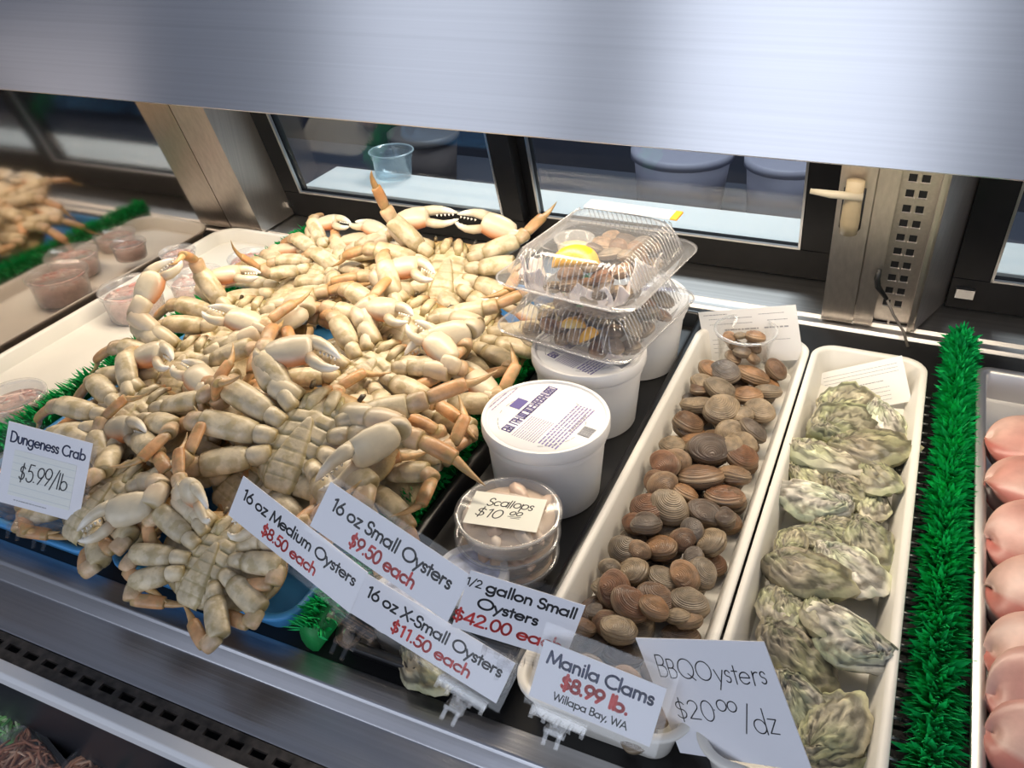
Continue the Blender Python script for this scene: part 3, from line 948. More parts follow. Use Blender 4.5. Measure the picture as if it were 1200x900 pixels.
# jars with screw lids in the front of the black tray
for (px, py, lb) in [(553, 668, 'oyster jar with white ring lid in front of the scallop tubs'), (474, 700, 'oyster jar behind the small oysters card')]:
    p = at(px, py, .055)
    k = thing('oyster_jar', lb, 'jar', (p.x, p.y, .0035), 0, 'oyster jars')
    mb = MB(); mb.lathe([(.034, 0), (.036, .002), (.037, .036), (.034, .040), (.034, .048)], 40)
    mb.build('jar_wall', M_clearmilky, k)
    mb = MB(); mb.lathe([(.0385, .036), (.0395, .037), (.0395, .051), (.038, .053), (.0315, .053), (.030, .0505)], 40, cap=False)
    mb.build('ring_lid', M_bucket, k, sharp=40)
    mb = MB(); mb.lathe([(.0305, .0505), (.001, .0505)], 40, cap=False)
    mb.lathe([(.0305, .049), (.001, .049)], 40, cap=False)
    mb.build('lid_disc', plain('blue_white_print', (.55, .58, .72), .35, noise=.4, nscale=80), k)


# ------------------------------------------------------------------ clams
def clam_mesh(seed, name='clam'):
    """Two domed valves meeting at a lip, beak off-centre; length about 1 unit across x."""
    r = random.Random(seed)
    mb = MB()
    nr, na = 12, 36
    bx = r.uniform(-.14, -.04)
    for sgn in (1, -1):
        rings = []; cols = []
        for i in range(nr + 1):
            q = i / nr                                     # 0 at beak apex ring, 1 at the lip
            ring = []
            for j in range(na):
                a = 2 * PI * j / na
                ox = .5 * math.cos(a); oy = .40 * math.sin(a) + .02 * math.cos(2 * a)
                if math.sin(a) > 0: oy *= 1 - .22 * abs(math.cos(a)) ** 1.5
                apx, apy = bx, .30
                k = q ** .85
                x_ = apx * (1 - k) + ox * k
                y_ = apy * (1 - k) + oy * k
                dd = math.hypot(x_ / .5, (y_) / .40)
                z_ = .235 * math.sqrt(max(0, 1 - min(1, dd) ** 2.4)) + .035 * math.exp(-((x_ - apx) ** 2 + (y_ - apy) ** 2) / .02)
                z_ *= (1 - .06 * math.cos(q * 26) * (q > .3))
                if q == 1: z_ = .006
                ring.append((x_, y_, sgn * z_))
            rings.append(ring); cols.append((q, q, q))
        if sgn < 0: rings = [list(reversed(g)) for g in rings]
        mb.loft(rings, cols, cap=False)
        mb.add([rings[0][0]], [], cols[0])
    return mb.mesh(name, M_clam)


CLAM_ME = [clam_mesh(s) for s in range(6)]


def place_clam(p, L, rz, tilt, roll, label, group, k):
    o = link('clam', CLAM_ME[k % len(CLAM_ME)])
    o.location = p; o.scale = (L, L, L * rnd.uniform(.9, 1.12))
    o.rotation_euler = (tilt, roll, rz)
    return tag(o, label, 'clam', group)


A5 = [(585,195,110,20),(575,260,120,0),(490,265,90,90),(710,225,120,0),(830,225,130,20),(945,200,100,45),(690,300,130,10),(810,315,115,0),(920,300,105,0),(890,385,115,10),(780,400,100,0),(600,355,110,0),(510,340,90,0),(695,390,150,-50),(545,435,130,-60),(450,425,110,60),(730,470,110,-50),(845,470,120,20),(795,520,100,0),(590,520,150,0),(640,565,170,-25),(735,560,100,90),(455,530,110,0),(830,595,130,-50),(395,590,105,45),(500,610,110,0),(445,640,130,15),(600,675,180,5),(750,665,140,30),(340,680,120,45),(435,720,120,-30),(535,745,110,20),(710,760,150,10),(325,800,150,30),(465,820,160,30),(625,830,150,20),(270,865,110,10),(735,860,95,60),(370,885,100,0),(790,780,85,60)]
A6 = [(365,380,165,10),(540,290,150,-40),(620,380,170,40),(735,340,140,-50),(790,300,130,30),(930,360,180,60),(890,530,160,60),(500,410,120,0),(470,510,180,40),(800,430,120,60),(240,570,145,80),(365,620,195,70),(625,550,160,50),(745,550,170,60),(590,660,190,25),(800,690,190,10),(450,720,190,20),(580,760,150,40),(330,790,150,30),(390,840,190,20),(262,720,100,60),(820,790,130,-30),(710,770,120,0),(1000,240,120,60),(345,490,110,0),(180,800,130,30)]
CL = [(660 + x / 3.75, 380 + y / 3.75, s / 3.75, a) for x, y, s, a in A5] + [(640 + x / 4.615, 560 + y / 4.615, s / 4.615, a) for x, y, s, a in A6]
CL += [(640, 842, 34, 10), (668, 862, 36, 30), (742, 880, 36, 0), (748, 842, 34, 40), (700, 840, 36, 20), (720, 870, 36, 60), (765, 860, 34, 30), (690, 790, 36, 10), (735, 800, 36, 50), (770, 790, 34, 0), (655, 800, 34, 60)]
cl_label = 'brown manila clam in the long white clam tray'
placed = []
for i, (px, py, s, a) in enumerate(CL):
    z = .034
    p = at(px, py, z)
    dist = (p - Vector((0, 0, CAM_H))).length
    L = s * dist / FPX * 1.20
    for (q, l2) in placed:                            # later clams lie over the ones they touch
        if (q - p).length < (L + l2) * .33: p.z = max(p.z, q.z + .005)
    p.z = min(p.z, .052)
    p.x = min(max(p.x, -.225 + L * .45), -.103 - L * .40)
    p.y = max(p.y, .472 + L * .5)
    placed.append((p.copy(), L))
    place_clam(p, L, math.radians(-a + rnd.uniform(-15, 15) + 180 * (rnd.random() < .5)), rnd.uniform(-.55, .55), rnd.uniform(-.4, .4), cl_label, 'manila clams in the white tray', i)
k = 0
yy = .485
while yy < 1.13:                                      # the layer beneath them
    for xx in (-.205, -.165, -.124):
        place_clam(Vector((xx + rnd.uniform(-.007, .007), yy + rnd.uniform(-.006, .006), .0155)), rnd.uniform(.040, .046), rnd.uniform(0, 6.28), rnd.uniform(-.25, .25), rnd.uniform(-.2, .2), cl_label, 'manila clams in the white tray', k)
        k += 1
    yy += .038

# clear cup of clams standing at the rear of the tray, and the shipping papers behind it
cp = at(866, 425, .045)
CUPZ = .030
k = thing('sample_cup', 'clear plastic cup of small clams at the rear of the clam tray', 'cup', (cp.x, cp.y + .03, CUPZ))
mb = MB(); mb.lathe([(.033, 0), (.034, .001), (.042, .052), (.0445, .0525), (.0445, .0545), (.041, .055), (.040, .05), (.032, .002), (.001, .0018)], 48, cap=False)
mb.build('cup_wall', M_clear, k)
mb = MB(); mb.lathe([(.0425, .0520), (.0455, .0522), (.0455, .0550), (.0425, .0555)], 48, cap=False)
mb.build('rim', clear('cup_rim_clear', trans=.6, rough=.15, edge=.6, bodyw=.5), k)
for i, (dx, dy, dz, L) in enumerate([(-.022, .0, .036, .026), (-.008, .004, .040, .024), (.014, .004, .042, .034), (0, -.012, .022, .034), (.012, .014, .02, .03), (-.014, .01, .018, .032), (.016, -.010, .014, .030), (-.012, -.014, .012, .03)]):
    place_clam(Vector((cp.x + dx, cp.y + .03 + dy, CUPZ + dz)), L, rnd.uniform(0, 6), rnd.uniform(-.5, .5), rnd.uniform(-.4, .4), 'small dark clam inside the clear cup', 'clams in the clear cup', i)


def paper(label, tl, tr, br, bl, rows, seed):
    """A sheet through four world points with rows of tiny illegible print."""
    tl, tr, br, bl = map(Vector, (tl, tr, br, bl))
    c = (tl + tr + br + bl) / 4
    ux = (tr - tl).normalized(); uy = ((tl - bl) - ux * (tl - bl).dot(ux)).normalized(); uz = ux.cross(uy)
    w = ((tr - tl).length + (br - bl).length) / 2; h = ((tl - bl).length + (tr - br).length) / 2
    o = thing('shipping_tag', label, 'paper tag')
    o.matrix_world = Matrix(((ux.x, uy.x, uz.x, c.x), (ux.y, uy.y, uz.y, c.y), (ux.z, uy.z, uz.z, c.z), (0, 0, 0, 1)))
    mb = MB(); mb.box(-w / 2, w / 2, -h / 2, h / 2, -.0002, .0002)
    mb.build('sheet', M_label, o, smooth=False)
    r = random.Random(seed); mb = MB()
    for (u0, u1, v, n, dv, wt) in rows:
        scribble(mb, (u0 - .5) * w, (u1 - .5) * w, (.5 - v) * h, n, dv * h, wt, r, .0002)
    mb.build('print', M_greyink, o, smooth=False)
    return o


def onY(px, py, y):
    v = (px - 600.0, py - 450.0, FPX); d = [float(np.dot(a, v)) for a in (AX, AY, AZ)]
    t_ = y / d[1]
    return Vector((d[0] * t_, y, CAM_H + d[2] * t_))


paper('printed white shipping tag standing behind the cup of clams', onY(822, 366, 1.165), onY(938, 357, 1.160), onY(936, 420, 1.150), onY(826, 428, 1.155),
      [(.05, .30, .08, 1, .1, .0012), (.10, .55, .16, 2, .10, .0009), (.25, .6, .38, 1, .1, .0020), (.1, .5, .55, 4, .08, .0007), (.62, .88, .12, 1, .1, .0009), (.70, .9, .24, 1, .1, .0011), (.66, .90, .38, 1, .1, .0022), (.72, .9, .6, 1, .1, .0008)], 4)
paper('printed white tag leaning on the rear wall of the oyster tray', onY(965, 438, 1.150), onY(1066, 416, 1.150), onY(1060, 472, 1.115), onY(956, 488, 1.115),
      [(.08, .93, .14, 3, .08, .0007), (.12, .75, .46, 1, .1, .0012), (.12, .8, .60, 4, .09, .0007)], 9)


# ------------------------------------------------------------------ oysters
def oyster_mesh(seed, name='oyster'):
    r = random.Random(seed)
    mb = MB()
    na, nr = 44, 16
    ph = [r.uniform(0, 6.28) for _ in range(10)]
    wd = r.uniform(.54, .72)
    bend = r.uniform(-.16, .16)

    def outline(a):
        c, s = math.cos(a), math.sin(a)
        x_ = .5 * c
        y_ = .5 * wd * s * (1 - .38 * max(0, -c) ** 1.2) + bend * (c * c) * .5
        k = 1 + .05 * math.sin(3 * a + ph[0]) + .045 * math.sin(5 * a + ph[1]) + .035 * math.sin(9 * a + ph[2]) + .025 * math.sin(15 * a + ph[3])
        return x_ * k, y_ * k
    base = [(.38, .34, .235), (.31, .285, .20), (.52, .485, .41), (.28, .24, .17), (.44, .40, .31)][seed % 5]
    for sgn, dep in ((1, r.uniform(.10, .15)), (-1, .17)):
        rings = []; cols = []
        for i in range(nr + 1):
            q = i / nr
            ring = []
            for j in range(na):
                a = 2 * PI * j / na
                ox, oy = outline(a)
                apx = -.30
                x_ = apx * (1 - q) + ox * q; y_ = oy * q + bend * .2 * (1 - q)
                lam = 3.5 * q + .25 * math.sin(4 * a + ph[4]) + .12 * math.sin(11 * a + ph[5])
                fr = lam - math.floor(lam)
                step = .042 * (1 - fr) * (1 if q > .15 else 0)
                z_ = dep * (1 - q ** 2.2) ** .7 + step + .02 * math.sin(7 * x_ * 6 + ph[6]) * math.sin(5 * y_ * 6 + ph[7]) * (1 - q) + .015 * math.sin(13 * a + ph[8]) * q * q
                if 0 < q < 1: z_ += r.uniform(-.004, .004)
                if q == 1: z_ = .022 * math.sin(9 * a + ph[2]) + .015 * math.sin(4 * a + ph[1])
                else: z_ = max(z_, .012)
                ring.append((x_, y_, sgn * z_ if q < 1 else z_))
                v = .75 + .5 * (1 - fr) * (q > .15) + .12 * math.sin(3 * a + ph[9])
                g = .5 + .5 * math.sin(2.2 * a + 5 * q + ph[3])
                dark = 1.0 if (math.sin(6 * a + 9 * q + ph[5]) + .5 * math.sin(17 * a - 6 * q + ph[6]) < .60) else .38
                if math.sin(3 * a - 7 * q + ph[7]) + .6 * math.sin(13 * a + 11 * q) > 1.0: dark = 1.55
                if q > .93: v, dark = 1.35, 1.0
                elif q > .80: dark = .42
                cols.append((base[0] * v * dark * (1 - .12 * g), base[1] * v * dark, base[2] * v * dark * (1 - .2 * g)))
            rings.append(ring)
        n = na; m = len(rings)
        f = []
        for i in range(m - 1):
            for j in range(n):
                kk = (j + 1) % n
                q4 = (i * n + j, i * n + kk, (i + 1) * n + kk, (i + 1) * n + j)
                f.append(q4 if sgn > 0 else tuple(reversed(q4)))
        mb.add([p for g_ in rings for p in g_], f, cols)
    return mb.mesh(name, M_oyster, smooth=True)


OY_ME = [oyster_mesh(s) for s in range(12)]
OY = [(840 + x / 3.75, 380 + y / 3.75, s / 3.75, a) for x, y, s, a in [(560,345,260,-50),(555,445,300,-38),(735,430,230,75),(670,545,320,-8),(480,590,330,4),(375,665,190,40),(690,680,250,70),(400,780,300,190),(590,740,220,20),(690,800,200,100)]]
OY += [(840 + x / 3, 600 + y / 3, s / 3, a) for x, y, s, a in [(210,100,150,-70),(335,95,170,10),(445,55,170,-10),(560,120,200,70),(470,200,250,45),(320,220,270,15),(172,320,210,85),(280,375,200,60),(370,375,220,70),(465,455,280,215),(275,505,270,35),(300,690,250,55),(450,790,290,-58),(385,850,240,-20)]]
OYL = ['long green oyster at the rear of the tray, lying against the printed tag', 'broad green oyster in front of the rear one, tilted up', 'small upright oyster at the rear right of the tray', 'thin oyster lying across the tray, right of centre', 'thin oyster lying across the tray on the left', 'small yellowish oyster under the left end of the thin one', 'pale frilly grey oyster on the right side', 'big green oyster at the left in the middle of the tray', 'pale flaky oyster between the big green and the frilly grey one', 'grey oyster under the frilly one at right', 'round yellowish oyster at the left wall of the tray', 'oyster lying next to the round yellowish one', 'green oyster in the middle below the big green one', 'dark brown oyster at the right wall of the tray', 'dark brown pointed oyster right of centre', 'pale oyster overlapping the dark brown pointed one', 'narrow green oyster against the left wall', 'brown oyster standing between the narrow green and the largest one', 'rough oyster behind the largest one', 'largest pale oyster with a rounded cup, near the front', 'ruffled green oyster at the corner of the BBQ card', 'dark oyster beside the BBQ card edge', 'long ragged oyster at the front right of the tray', 'oyster at the very front of the tray beside the card']
zs = [.030, .036, .030, .034, .034, .030, .034, .036, .030, .024, .030, .026, .028, .028, .030, .036, .030, .030, .034, .040, .030, .026, .026, .018]
for i, (px, py, s, a) in enumerate(OY):
    p = at(px, py, zs[i])
    dist = (p - Vector((0, 0, CAM_H))).length
    L = s * dist / FPX * 1.14
    p.x = min(max(p.x, -.057 + L * .30), .060 - L * .28)
    o = link('oyster', OY_ME[i % len(OY_ME)])
    o.location = p; o.scale = (L, L * 1.08, L)
    o.rotation_euler = (rnd.uniform(-.30, .25), rnd.uniform(-.25, .25), math.radians(-a + 8))
    tag(o, OYL[i], 'oyster', 'oysters in the white tray')
o = link('oyster', OY_ME[3]); o.location = at(500, 782, .022); o.scale = (.075,) * 3; o.rotation_euler = (.1, 0, -.4)
tag(o, 'single oyster in the black tray under the X-Small card', 'oyster')


# ------------------------------------------------------------------ takeout boxes with cooked clams
def takeout(label, loc, rz):
    k = thing('takeout_box', label, 'takeout box', loc, rz, 'stacked takeout boxes')
    hx, hy = .094, .106
    mb = MB()
    rings = [rrect(hx - d, hy - d, .03, 6, z) for d, z in [(.030, .004), (.022, 0), (.016, 0), (.013, .003), (.004, .026), (-.008, .027), (-.010, .0285), (-.008, .030)]]
    mb.loft(rings, cap=False)
    v = rrect(hx - .03, hy - .03, .03, 6, .004)
    mb.add(v, [tuple(range(len(v)))])
    mb.build('box_base', M_lidclear, k, sharp=50)
    mb = MB()
    N_ = 26
    rings = []
    prof = [(-.010, .031), (-.008, .0325), (.004, .033), (.012, .052), (.018, .064), (.026, .070), (.032, .0715), (.036, .069)]
    # fluted side walls
    for d, z in prof:
        out = rrect(hx - d, hy - d, .03, 14, z)
        if .033 < z < .0705:
            n = len(out); out = [(x_ * (1 + .010 * math.cos(j * PI)), y_ * (1 + .010 * math.cos(j * PI)), z_) for j, (x_, y_, z_) in enumerate(out)]
        rings.append(out)
    mb.loft(rings, cap=False)
    v = rrect(hx - .036, hy - .036, .03, 14, .069)
    mb.add(v, [tuple(range(len(v)))])
    mb.build('box_lid', M_lidclear, k, sharp=30)
    # flutes: raised ribs on three sides
    mb = MB()
    for s in (-1, 1):
        for i in range(20):
            y_ = -.072 + i * .0075
            mb.tube([(s * (hx - .004), y_, .034), (s * (hx - .012), y_, .052), (s * (hx - .019), y_, .064), (s * (hx - .028), y_, .0702)], .0011, 5)
        for i in range(18):
            x_ = -.062 + i * .0075
            if s > 0 or True:
                mb.tube([(x_, s * (hy - .004), .034), (x_, s * (hy - .012), .052), (x_, s * (hy - .019), .064), (x_, s * (hy - .028), .0702)], .0009, 5)
    mb.build('ribs', M_rib, k)
    mb = MB(); mb.tube([(*p[:2], .0295) for p in rrect(hx + .009, hy + .009, .032, 8)] + [(hx + .009, hy - .0235, .0295)], .0013, 6)
    mb.build('rim_bead', M_rib, k)
    return k


BOX = [('lower clear takeout box of cooked clams, resting on the white tubs', (-.356, 1.008, .1125), math.radians(-10)), ('upper clear takeout box of cooked clams with lemon wedge', (-.356, 1.010, .185), math.radians(-8))]
BXM = []
for lb, loc, rz in BOX:
    takeout(lb, loc, rz)
    BXM.append(Matrix.Translation(loc) @ Matrix.Rotation(rz, 4, 'Z'))
for bi, Mx in enumerate(BXM):
    lb = 'dark cooked clam inside the %s takeout box' % ('lower', 'upper')[bi]
    spots = [(-.045 + .024 * i + .008 * (j % 2) + (.02 if bi else 0), -.072 + .024 * j, .012 + .011 * ((i + j) % 2) + (.008 if 1 < j < 5 else 0)) for j in range(7) for i in range(4)] + [(-.005 + .024 * i, .0 + .022 * j, .040) for j in range(3) for i in range(3)]
    if bi == 0: spots = [(-.06 + .026 * i + .008 * (j % 2), -.078 + .024 * j, .016 + .012 * ((i + j) % 2)) for j in range(7) for i in range(6)]
    for i, s in enumerate(spots):
        q = Mx @ Vector((s[0] + rnd.uniform(-.003, .003), s[1] + rnd.uniform(-.003, .003), s[2] + .006))
        place_clam(q, rnd.uniform(.031, .037), rnd.uniform(0, 6.28), rnd.uniform(-.5, .5), rnd.uniform(-.4, .4), lb, 'cooked clams in the takeout boxes', i)


def wedge(label, Mx, loc, rot, L=.052):
    """A lemon wedge: curved peel crescent with two flat flesh faces meeting at the inner edge."""
    k = thing('lemon_wedge', label, 'lemon wedge'); k.matrix_world = Mx @ Matrix.Translation(loc) @ rot
    n = 14
    fl = MB(); pe = MB()
    A, B = [], []
    for i in range(n + 1):
        a = -PI / 2 + PI * i / n
        x_, r_ = L / 2 * math.sin(a), L * .46 * math.cos(a) ** .8 if math.cos(a) > 0 else 0
        B.append([(x_, -r_ * math.cos(t_), r_ * math.sin(t_)) for t_ in np.linspace(-.55, .55, 9)])
        A.append((x_, 0, 0))
    for i in range(n):
        for s, e in ((0, 1), (8, -1)):
            f_ = (0, 1, 2, 3) if e > 0 else (3, 2, 1, 0)
            fl.add([A[i], A[i + 1], B[i + 1][s], B[i][s]], [f_], [(.80, .64, .28), (.80, .64, .28), (.70, .42, .06), (.70, .42, .06)])
    fl.build('flesh', M_lemon, k)
    pe.loft([[p for p in b] + [(p[0] * 1.0, p[1] * 1.05 - .0005, p[2] * 1.06) for p in reversed(b)] for b in B], (.80, .42, .03), cap=True)
    pe.build('peel', M_lemon, k)
    return k


RX = lambda a: Matrix.Rotation(math.radians(a), 4, 'X')
RY = lambda a: Matrix.Rotation(math.radians(a), 4, 'Y')
RZ = lambda a: Matrix.Rotation(math.radians(a), 4, 'Z')
wedge('yellow lemon wedge on the clams in the upper takeout box', BXM[1], (-.004, -.056, .046), RZ(35) @ RX(-62), .062)
wedge('lemon wedge pressed to the front of the lower takeout box', BXM[0], (.008, -.078, .040), RZ(10) @ RX(-110), .034)
wedge('second lemon wedge beside it at the front of the lower takeout box', BXM[0], (.030, -.080, .034), RZ(80) @ RX(-60), .032)


def napkin(label, Mx, pts, seed):
    """Crumpled paper liner: a strip along pts standing up with folds."""
    r = random.Random(seed)
    nu, nv = 40, 8
    k = [Vector(p) for p in pts]
    ph = [r.uniform(0, 6) for _ in range(4)]

    def fn(u, v):
        s = u * (len(k) - 1); i = min(int(s), len(k) - 2); p = k[i].lerp(k[i + 1], s - i)
        d = (k[i + 1] - k[i]).normalized(); nrm = Vector((-d.y, d.x, 0))
        wv = .006 * math.sin(u * 26 + ph[0]) + .004 * math.sin(u * 57 + ph[1] + v * 3)
        top = p.z * (.55 + .28 * math.sin(u * 9 + ph[2]) + .17 * math.sin(u * 31 + ph[3]))
        return p.x + nrm.x * (wv * v + .014 * (1 - v)), p.y + nrm.y * (wv * v + .014 * (1 - v)), .006 + max(top, .012) * v
    mb = MB(); mb.grid(fn, nu, nv)
    o = mb.build('paper_liner', M_napkin)
    o.matrix_world = Mx
    m = o.modifiers.new('thick', 'SOLIDIFY'); m.thickness = .0005
    return tag(o, label, 'paper liner')


napkin('crumpled white paper liner at the front left of the upper takeout box', BXM[1], [(-.078, -.03, .052), (-.076, -.082, .062), (.0, -.092, .030)], 3)
napkin('crumpled pinkish paper liner at the front right of the upper takeout box', BXM[1], [(.0, -.092, .026), (.058, -.086, .064), (.078, -.06, .066), (.080, .05, .05)], 8)
napkin('white paper liner at the front corner of the lower takeout box', BXM[0], [(.03, -.094, .018), (.075, -.080, .022), (.080, .0, .03)], 5)
for bi, (lx, ly, lb) in enumerate([(-.052, -.030, 'small clear sauce cup in the lower takeout box'), (-.045, .015, 'small clear sauce cup in the upper takeout box left of the lemon')]):
    q = BXM[bi] @ Vector((lx, ly, .018 if bi else .012))
    k = thing('sauce_cup', lb, 'cup', q)
    mb = MB(); mb.lathe([(.020, 0), (.0255, .030), (.028, .0305), (.028, .033), (.0255, .0335), (.024, .030), (.019, .0015), (.001, .0015)], 36, cap=False)
    mb.build('cup_wall', M_clearmilky, k)
    mb = MB(); mb.lathe([(.0195, .003), (.0225, .019), (.001, .019)], 30, col=(.72, .62, .36))
    mb.build('sauce', M_scallop, k)
# a folded paper napkin packet with an orange end lying on the upper box
q = BXM[1] @ Vector((.01, .085, .0725))
k = thing('wipe_packet', 'white packet with an orange end lying across the back of the upper box', 'packet', q, math.radians(-3))
mb = MB(); mb.box(-.070, .056, -.012, .016, 0, .003)
bevel(mb.build('packet_body', M_label, k, smooth=False), .0012)
mb = MB(); mb.box(.056, .066, -.012, .016, 0, .0032)
bevel(mb.build('packet_end', plain('orange_print', (.85, .42, .05), .5), k, smooth=False), .0008)

# ------------------------------------------------------------------ crabs (lying on their backs, belly up)
CREAM = (.585, .475, .295); PALE = (.66, .56, .395); OLIVE = (.36, .29, .125); ORANGE = (.56, .22, .07); TIP = (.62, .42, .19); JOINT = (.30, .22, .085); BROWN = (.27, .135, .045); RED = (.55, .15, .05)


def mixc(a, b, t):
    t = max(0, min(1, t))
    return tuple(a[i] * (1 - t) + b[i] * t for i in range(3))


def crab_outline(a):
    c, s = math.cos(a), math.sin(a)
    x_ = .084 * (abs(c) ** .92) * (1 if c > 0 else -1)
    y_ = .050 * s if s > 0 else .058 * s * (1 - .10 * abs(c))
    k = 1.0
    if s > -.1:
        k += .018 * (1 if math.sin(a * 44) > .1 else 0) * abs(c) ** .3
    return x_ * k, y_ * k + .006


def carapace_mesh():
    mb = MB(); na = 88
    rings = []; cols = []
    prof = [(.15, -.034), (.45, -.033), (.75, -.025), (.92, -.012), (1.0, -.002), (1.0, .001), (.96, .004), (.88, .006), (.70, .010), (.4, .012), (.1, .012)]
    for q, z in prof:
        rings.append([(crab_outline(2 * PI * j / na)[0] * q, crab_outline(2 * PI * j / na)[1] * q, z) for j in range(na)])
        for j in range(na):
            s = math.sin(2 * PI * j / na)
            if z < -.001: c = mixc(BROWN, (.33, .20, .08), .5 + .5 * math.sin(j * .7))
            elif q > .9: c = mixc((.40, .23, .08), (.60, .46, .22), -s * 1.2 + .5)
            else: c = mixc((.46, .31, .12), CREAM, .75 - s * .9 + (1 - q) * 1.2)
            cols.append(c)
    n = na; f = []
    for i in range(len(prof) - 1):
        for j in range(n):
            kk = (j + 1) % n
            f.append((i * n + j, i * n + kk, (i + 1) * n + kk, (i + 1) * n + j))
    f.append(tuple(reversed(range(n)))); f.append(tuple(range((len(prof) - 1) * n, len(prof) * n)))
    mb.add([p for r in rings for p in r], f, cols)
    return mb.mesh('carapace', M_shellback)


def sternum_mesh():
    mb = MB(); n = 56
    sut = [.024, .010, -.005, -.020, -.034]
    vs = []; cs = []

    def h(x_, y_):
        q = min(1, math.sqrt((x_ / .041) ** 2 + ((y_ + .006) / .047) ** 2))
        z = .010 + .0115 * math.sqrt(max(0, 1 - q ** 2.6))
        g = 0
        for sy in sut:
            d = (y_ - sy + .10 * (abs(x_) - .015)) / .0016
            g = max(g, math.exp(-d * d) * (1 if abs(x_) > .006 else .3))
        d = (abs(x_) - .021) / .0014
        g = max(g, .6 * math.exp(-d * d))
        return z - .0026 * g, g
    for j in range(n + 1):
        for i in range(n + 1):
            u, v = i / n * 2 - 1, j / n * 2 - 1
            x_ = .043 * u * math.sqrt(max(0, 1 - v * v / 2)); y_ = -.006 + .049 * v * math.sqrt(max(0, 1 - u * u / 2))
            z, g = h(x_, y_)
            vs.append((x_, y_, z)); cs.append(mixc(mixc(CREAM, PALE, .3), OLIVE, g * .9))
    f = [(j * (n + 1) + i, j * (n + 1) + i + 1, (j + 1) * (n + 1) + i + 1, (j + 1) * (n + 1) + i) for j in range(n) for i in range(n)]
    mb.add(vs, f, cs)
    return mb.mesh('sternum', M_crab)


def abdomen_mesh(wide):
    mb = MB(); n, m = 16, 48
    vs = []; cs = []
    L0, L1 = -.055, .016
    for j in range(m + 1):
        t = j / m
        w = (.0225 if wide else .0175) * min(1, (1 - t) * 1.5 + .03) ** .55 * (1 - .12 * t)
        w *= min(1, .75 + t * 2.5)
        if t > .985: w *= .6
        seg = t * 6 - math.floor(t * 6)
        gr = math.exp(-((min(seg, 1 - seg)) / .07) ** 2)
        for i in range(n + 1):
            u = i / n * 2 - 1
            y_ = L0 + (L1 - L0) * t
            q = min(1, ((y_ + .006) / .049) ** 2)
            zb = .0100 + .0115 * math.sqrt(max(0, 1 - q))
            z = zb + .0045 * max(0, 1 - abs(u) ** 5) - .0007 * gr - .0010
            vs.append((w * u, y_, z)); cs.append(mixc(mixc(CREAM, PALE, .35), OLIVE, .45 * gr + (.75 if abs(u) > .86 else 0)))
    f = [(j * (n + 1) + i, j * (n + 1) + i + 1, (j + 1) * (n + 1) + i + 1, (j + 1) * (n + 1) + i) for j in range(m) for i in range(n)]
    mb.add(vs, f, cs)
    return mb.mesh('abdomen', M_crab)


def mouth_mesh():
    mb = MB()
    for s in (-1, 1):
        mb.tube([(s * .010, .024, .016), (s * .009, .034, .0185), (s * .007, .046, .016), (s * .005, .054, .010)], [(.003, .004), (.004, .0065), (.0035, .006), (.002, .003)], 10, col=[OLIVE, CREAM, CREAM, ORANGE], up=(0, 0, 1))
        mb.tube([(s * .019, .024, .014), (s * .018, .036, .0155), (s * .014, .046, .013)], [(.003, .003), (.0035, .004), (.002, .002)], 8, col=[CREAM, OLIVE, OLIVE], up=(0, 0, 1))
        mb.tube([(s * .026, .050, .006), (s * .027, .056, .006), (s * .028, .059, .004)], [.0022, .0026, .001], 8, col=(.05, .04, .03))
    return mb.mesh('mouthparts', M_crab)


CARA, STER, ABD, ABDW, MOUTH = carapace_mesh(), sternum_mesh(), abdomen_mesh(False), abdomen_mesh(True), mouth_mesh()


def segment(mb, p, d, L, ra, rb, c0, c1, up, kind='leg'):
    """One shell-plated limb segment from p along d: swollen middle, narrow joints."""
    prof = {'leg': [(0, .62), (.03, .84), (.2, .97), (.5, 1.03), (.8, 1.0), (.95, .93), (.985, .84), (1.0, .5)],
            'short': [(0, .6), (.06, .86), (.3, .96), (.7, 1.04), (.92, .98), (.98, .82), (1.0, .5)],
            'tip': [(0, .7), (.08, 1.0), (.3, .85), (.6, .55), (.85, .28), (1.0, .06)]}[kind]
    q = Vector(p); d = Vector(d).normalized()
    path = []; rad = []; col = []
    u = Vector(up) - d * Vector(up).dot(d)
    u = u.normalized() if u.length > 1e-4 else Vector((1, 0, 0))
    for t, k in prof:
        bend = -.10 * L * math.sin(t * PI) if kind == 'tip' else 0.03 * L * math.sin(t * PI)
        path.append(q + d * L * t + u * bend); rad.append((ra * k, rb * k)); col.append(mixc(mixc(c0, c1, t), JOINT, .9 if k < .7 and kind != 'tip' else (.62 if k < .88 and kind != 'tip' else 0)))
    mb.tube(path, rad, 12, col=col, up=u)
    return q + d * L


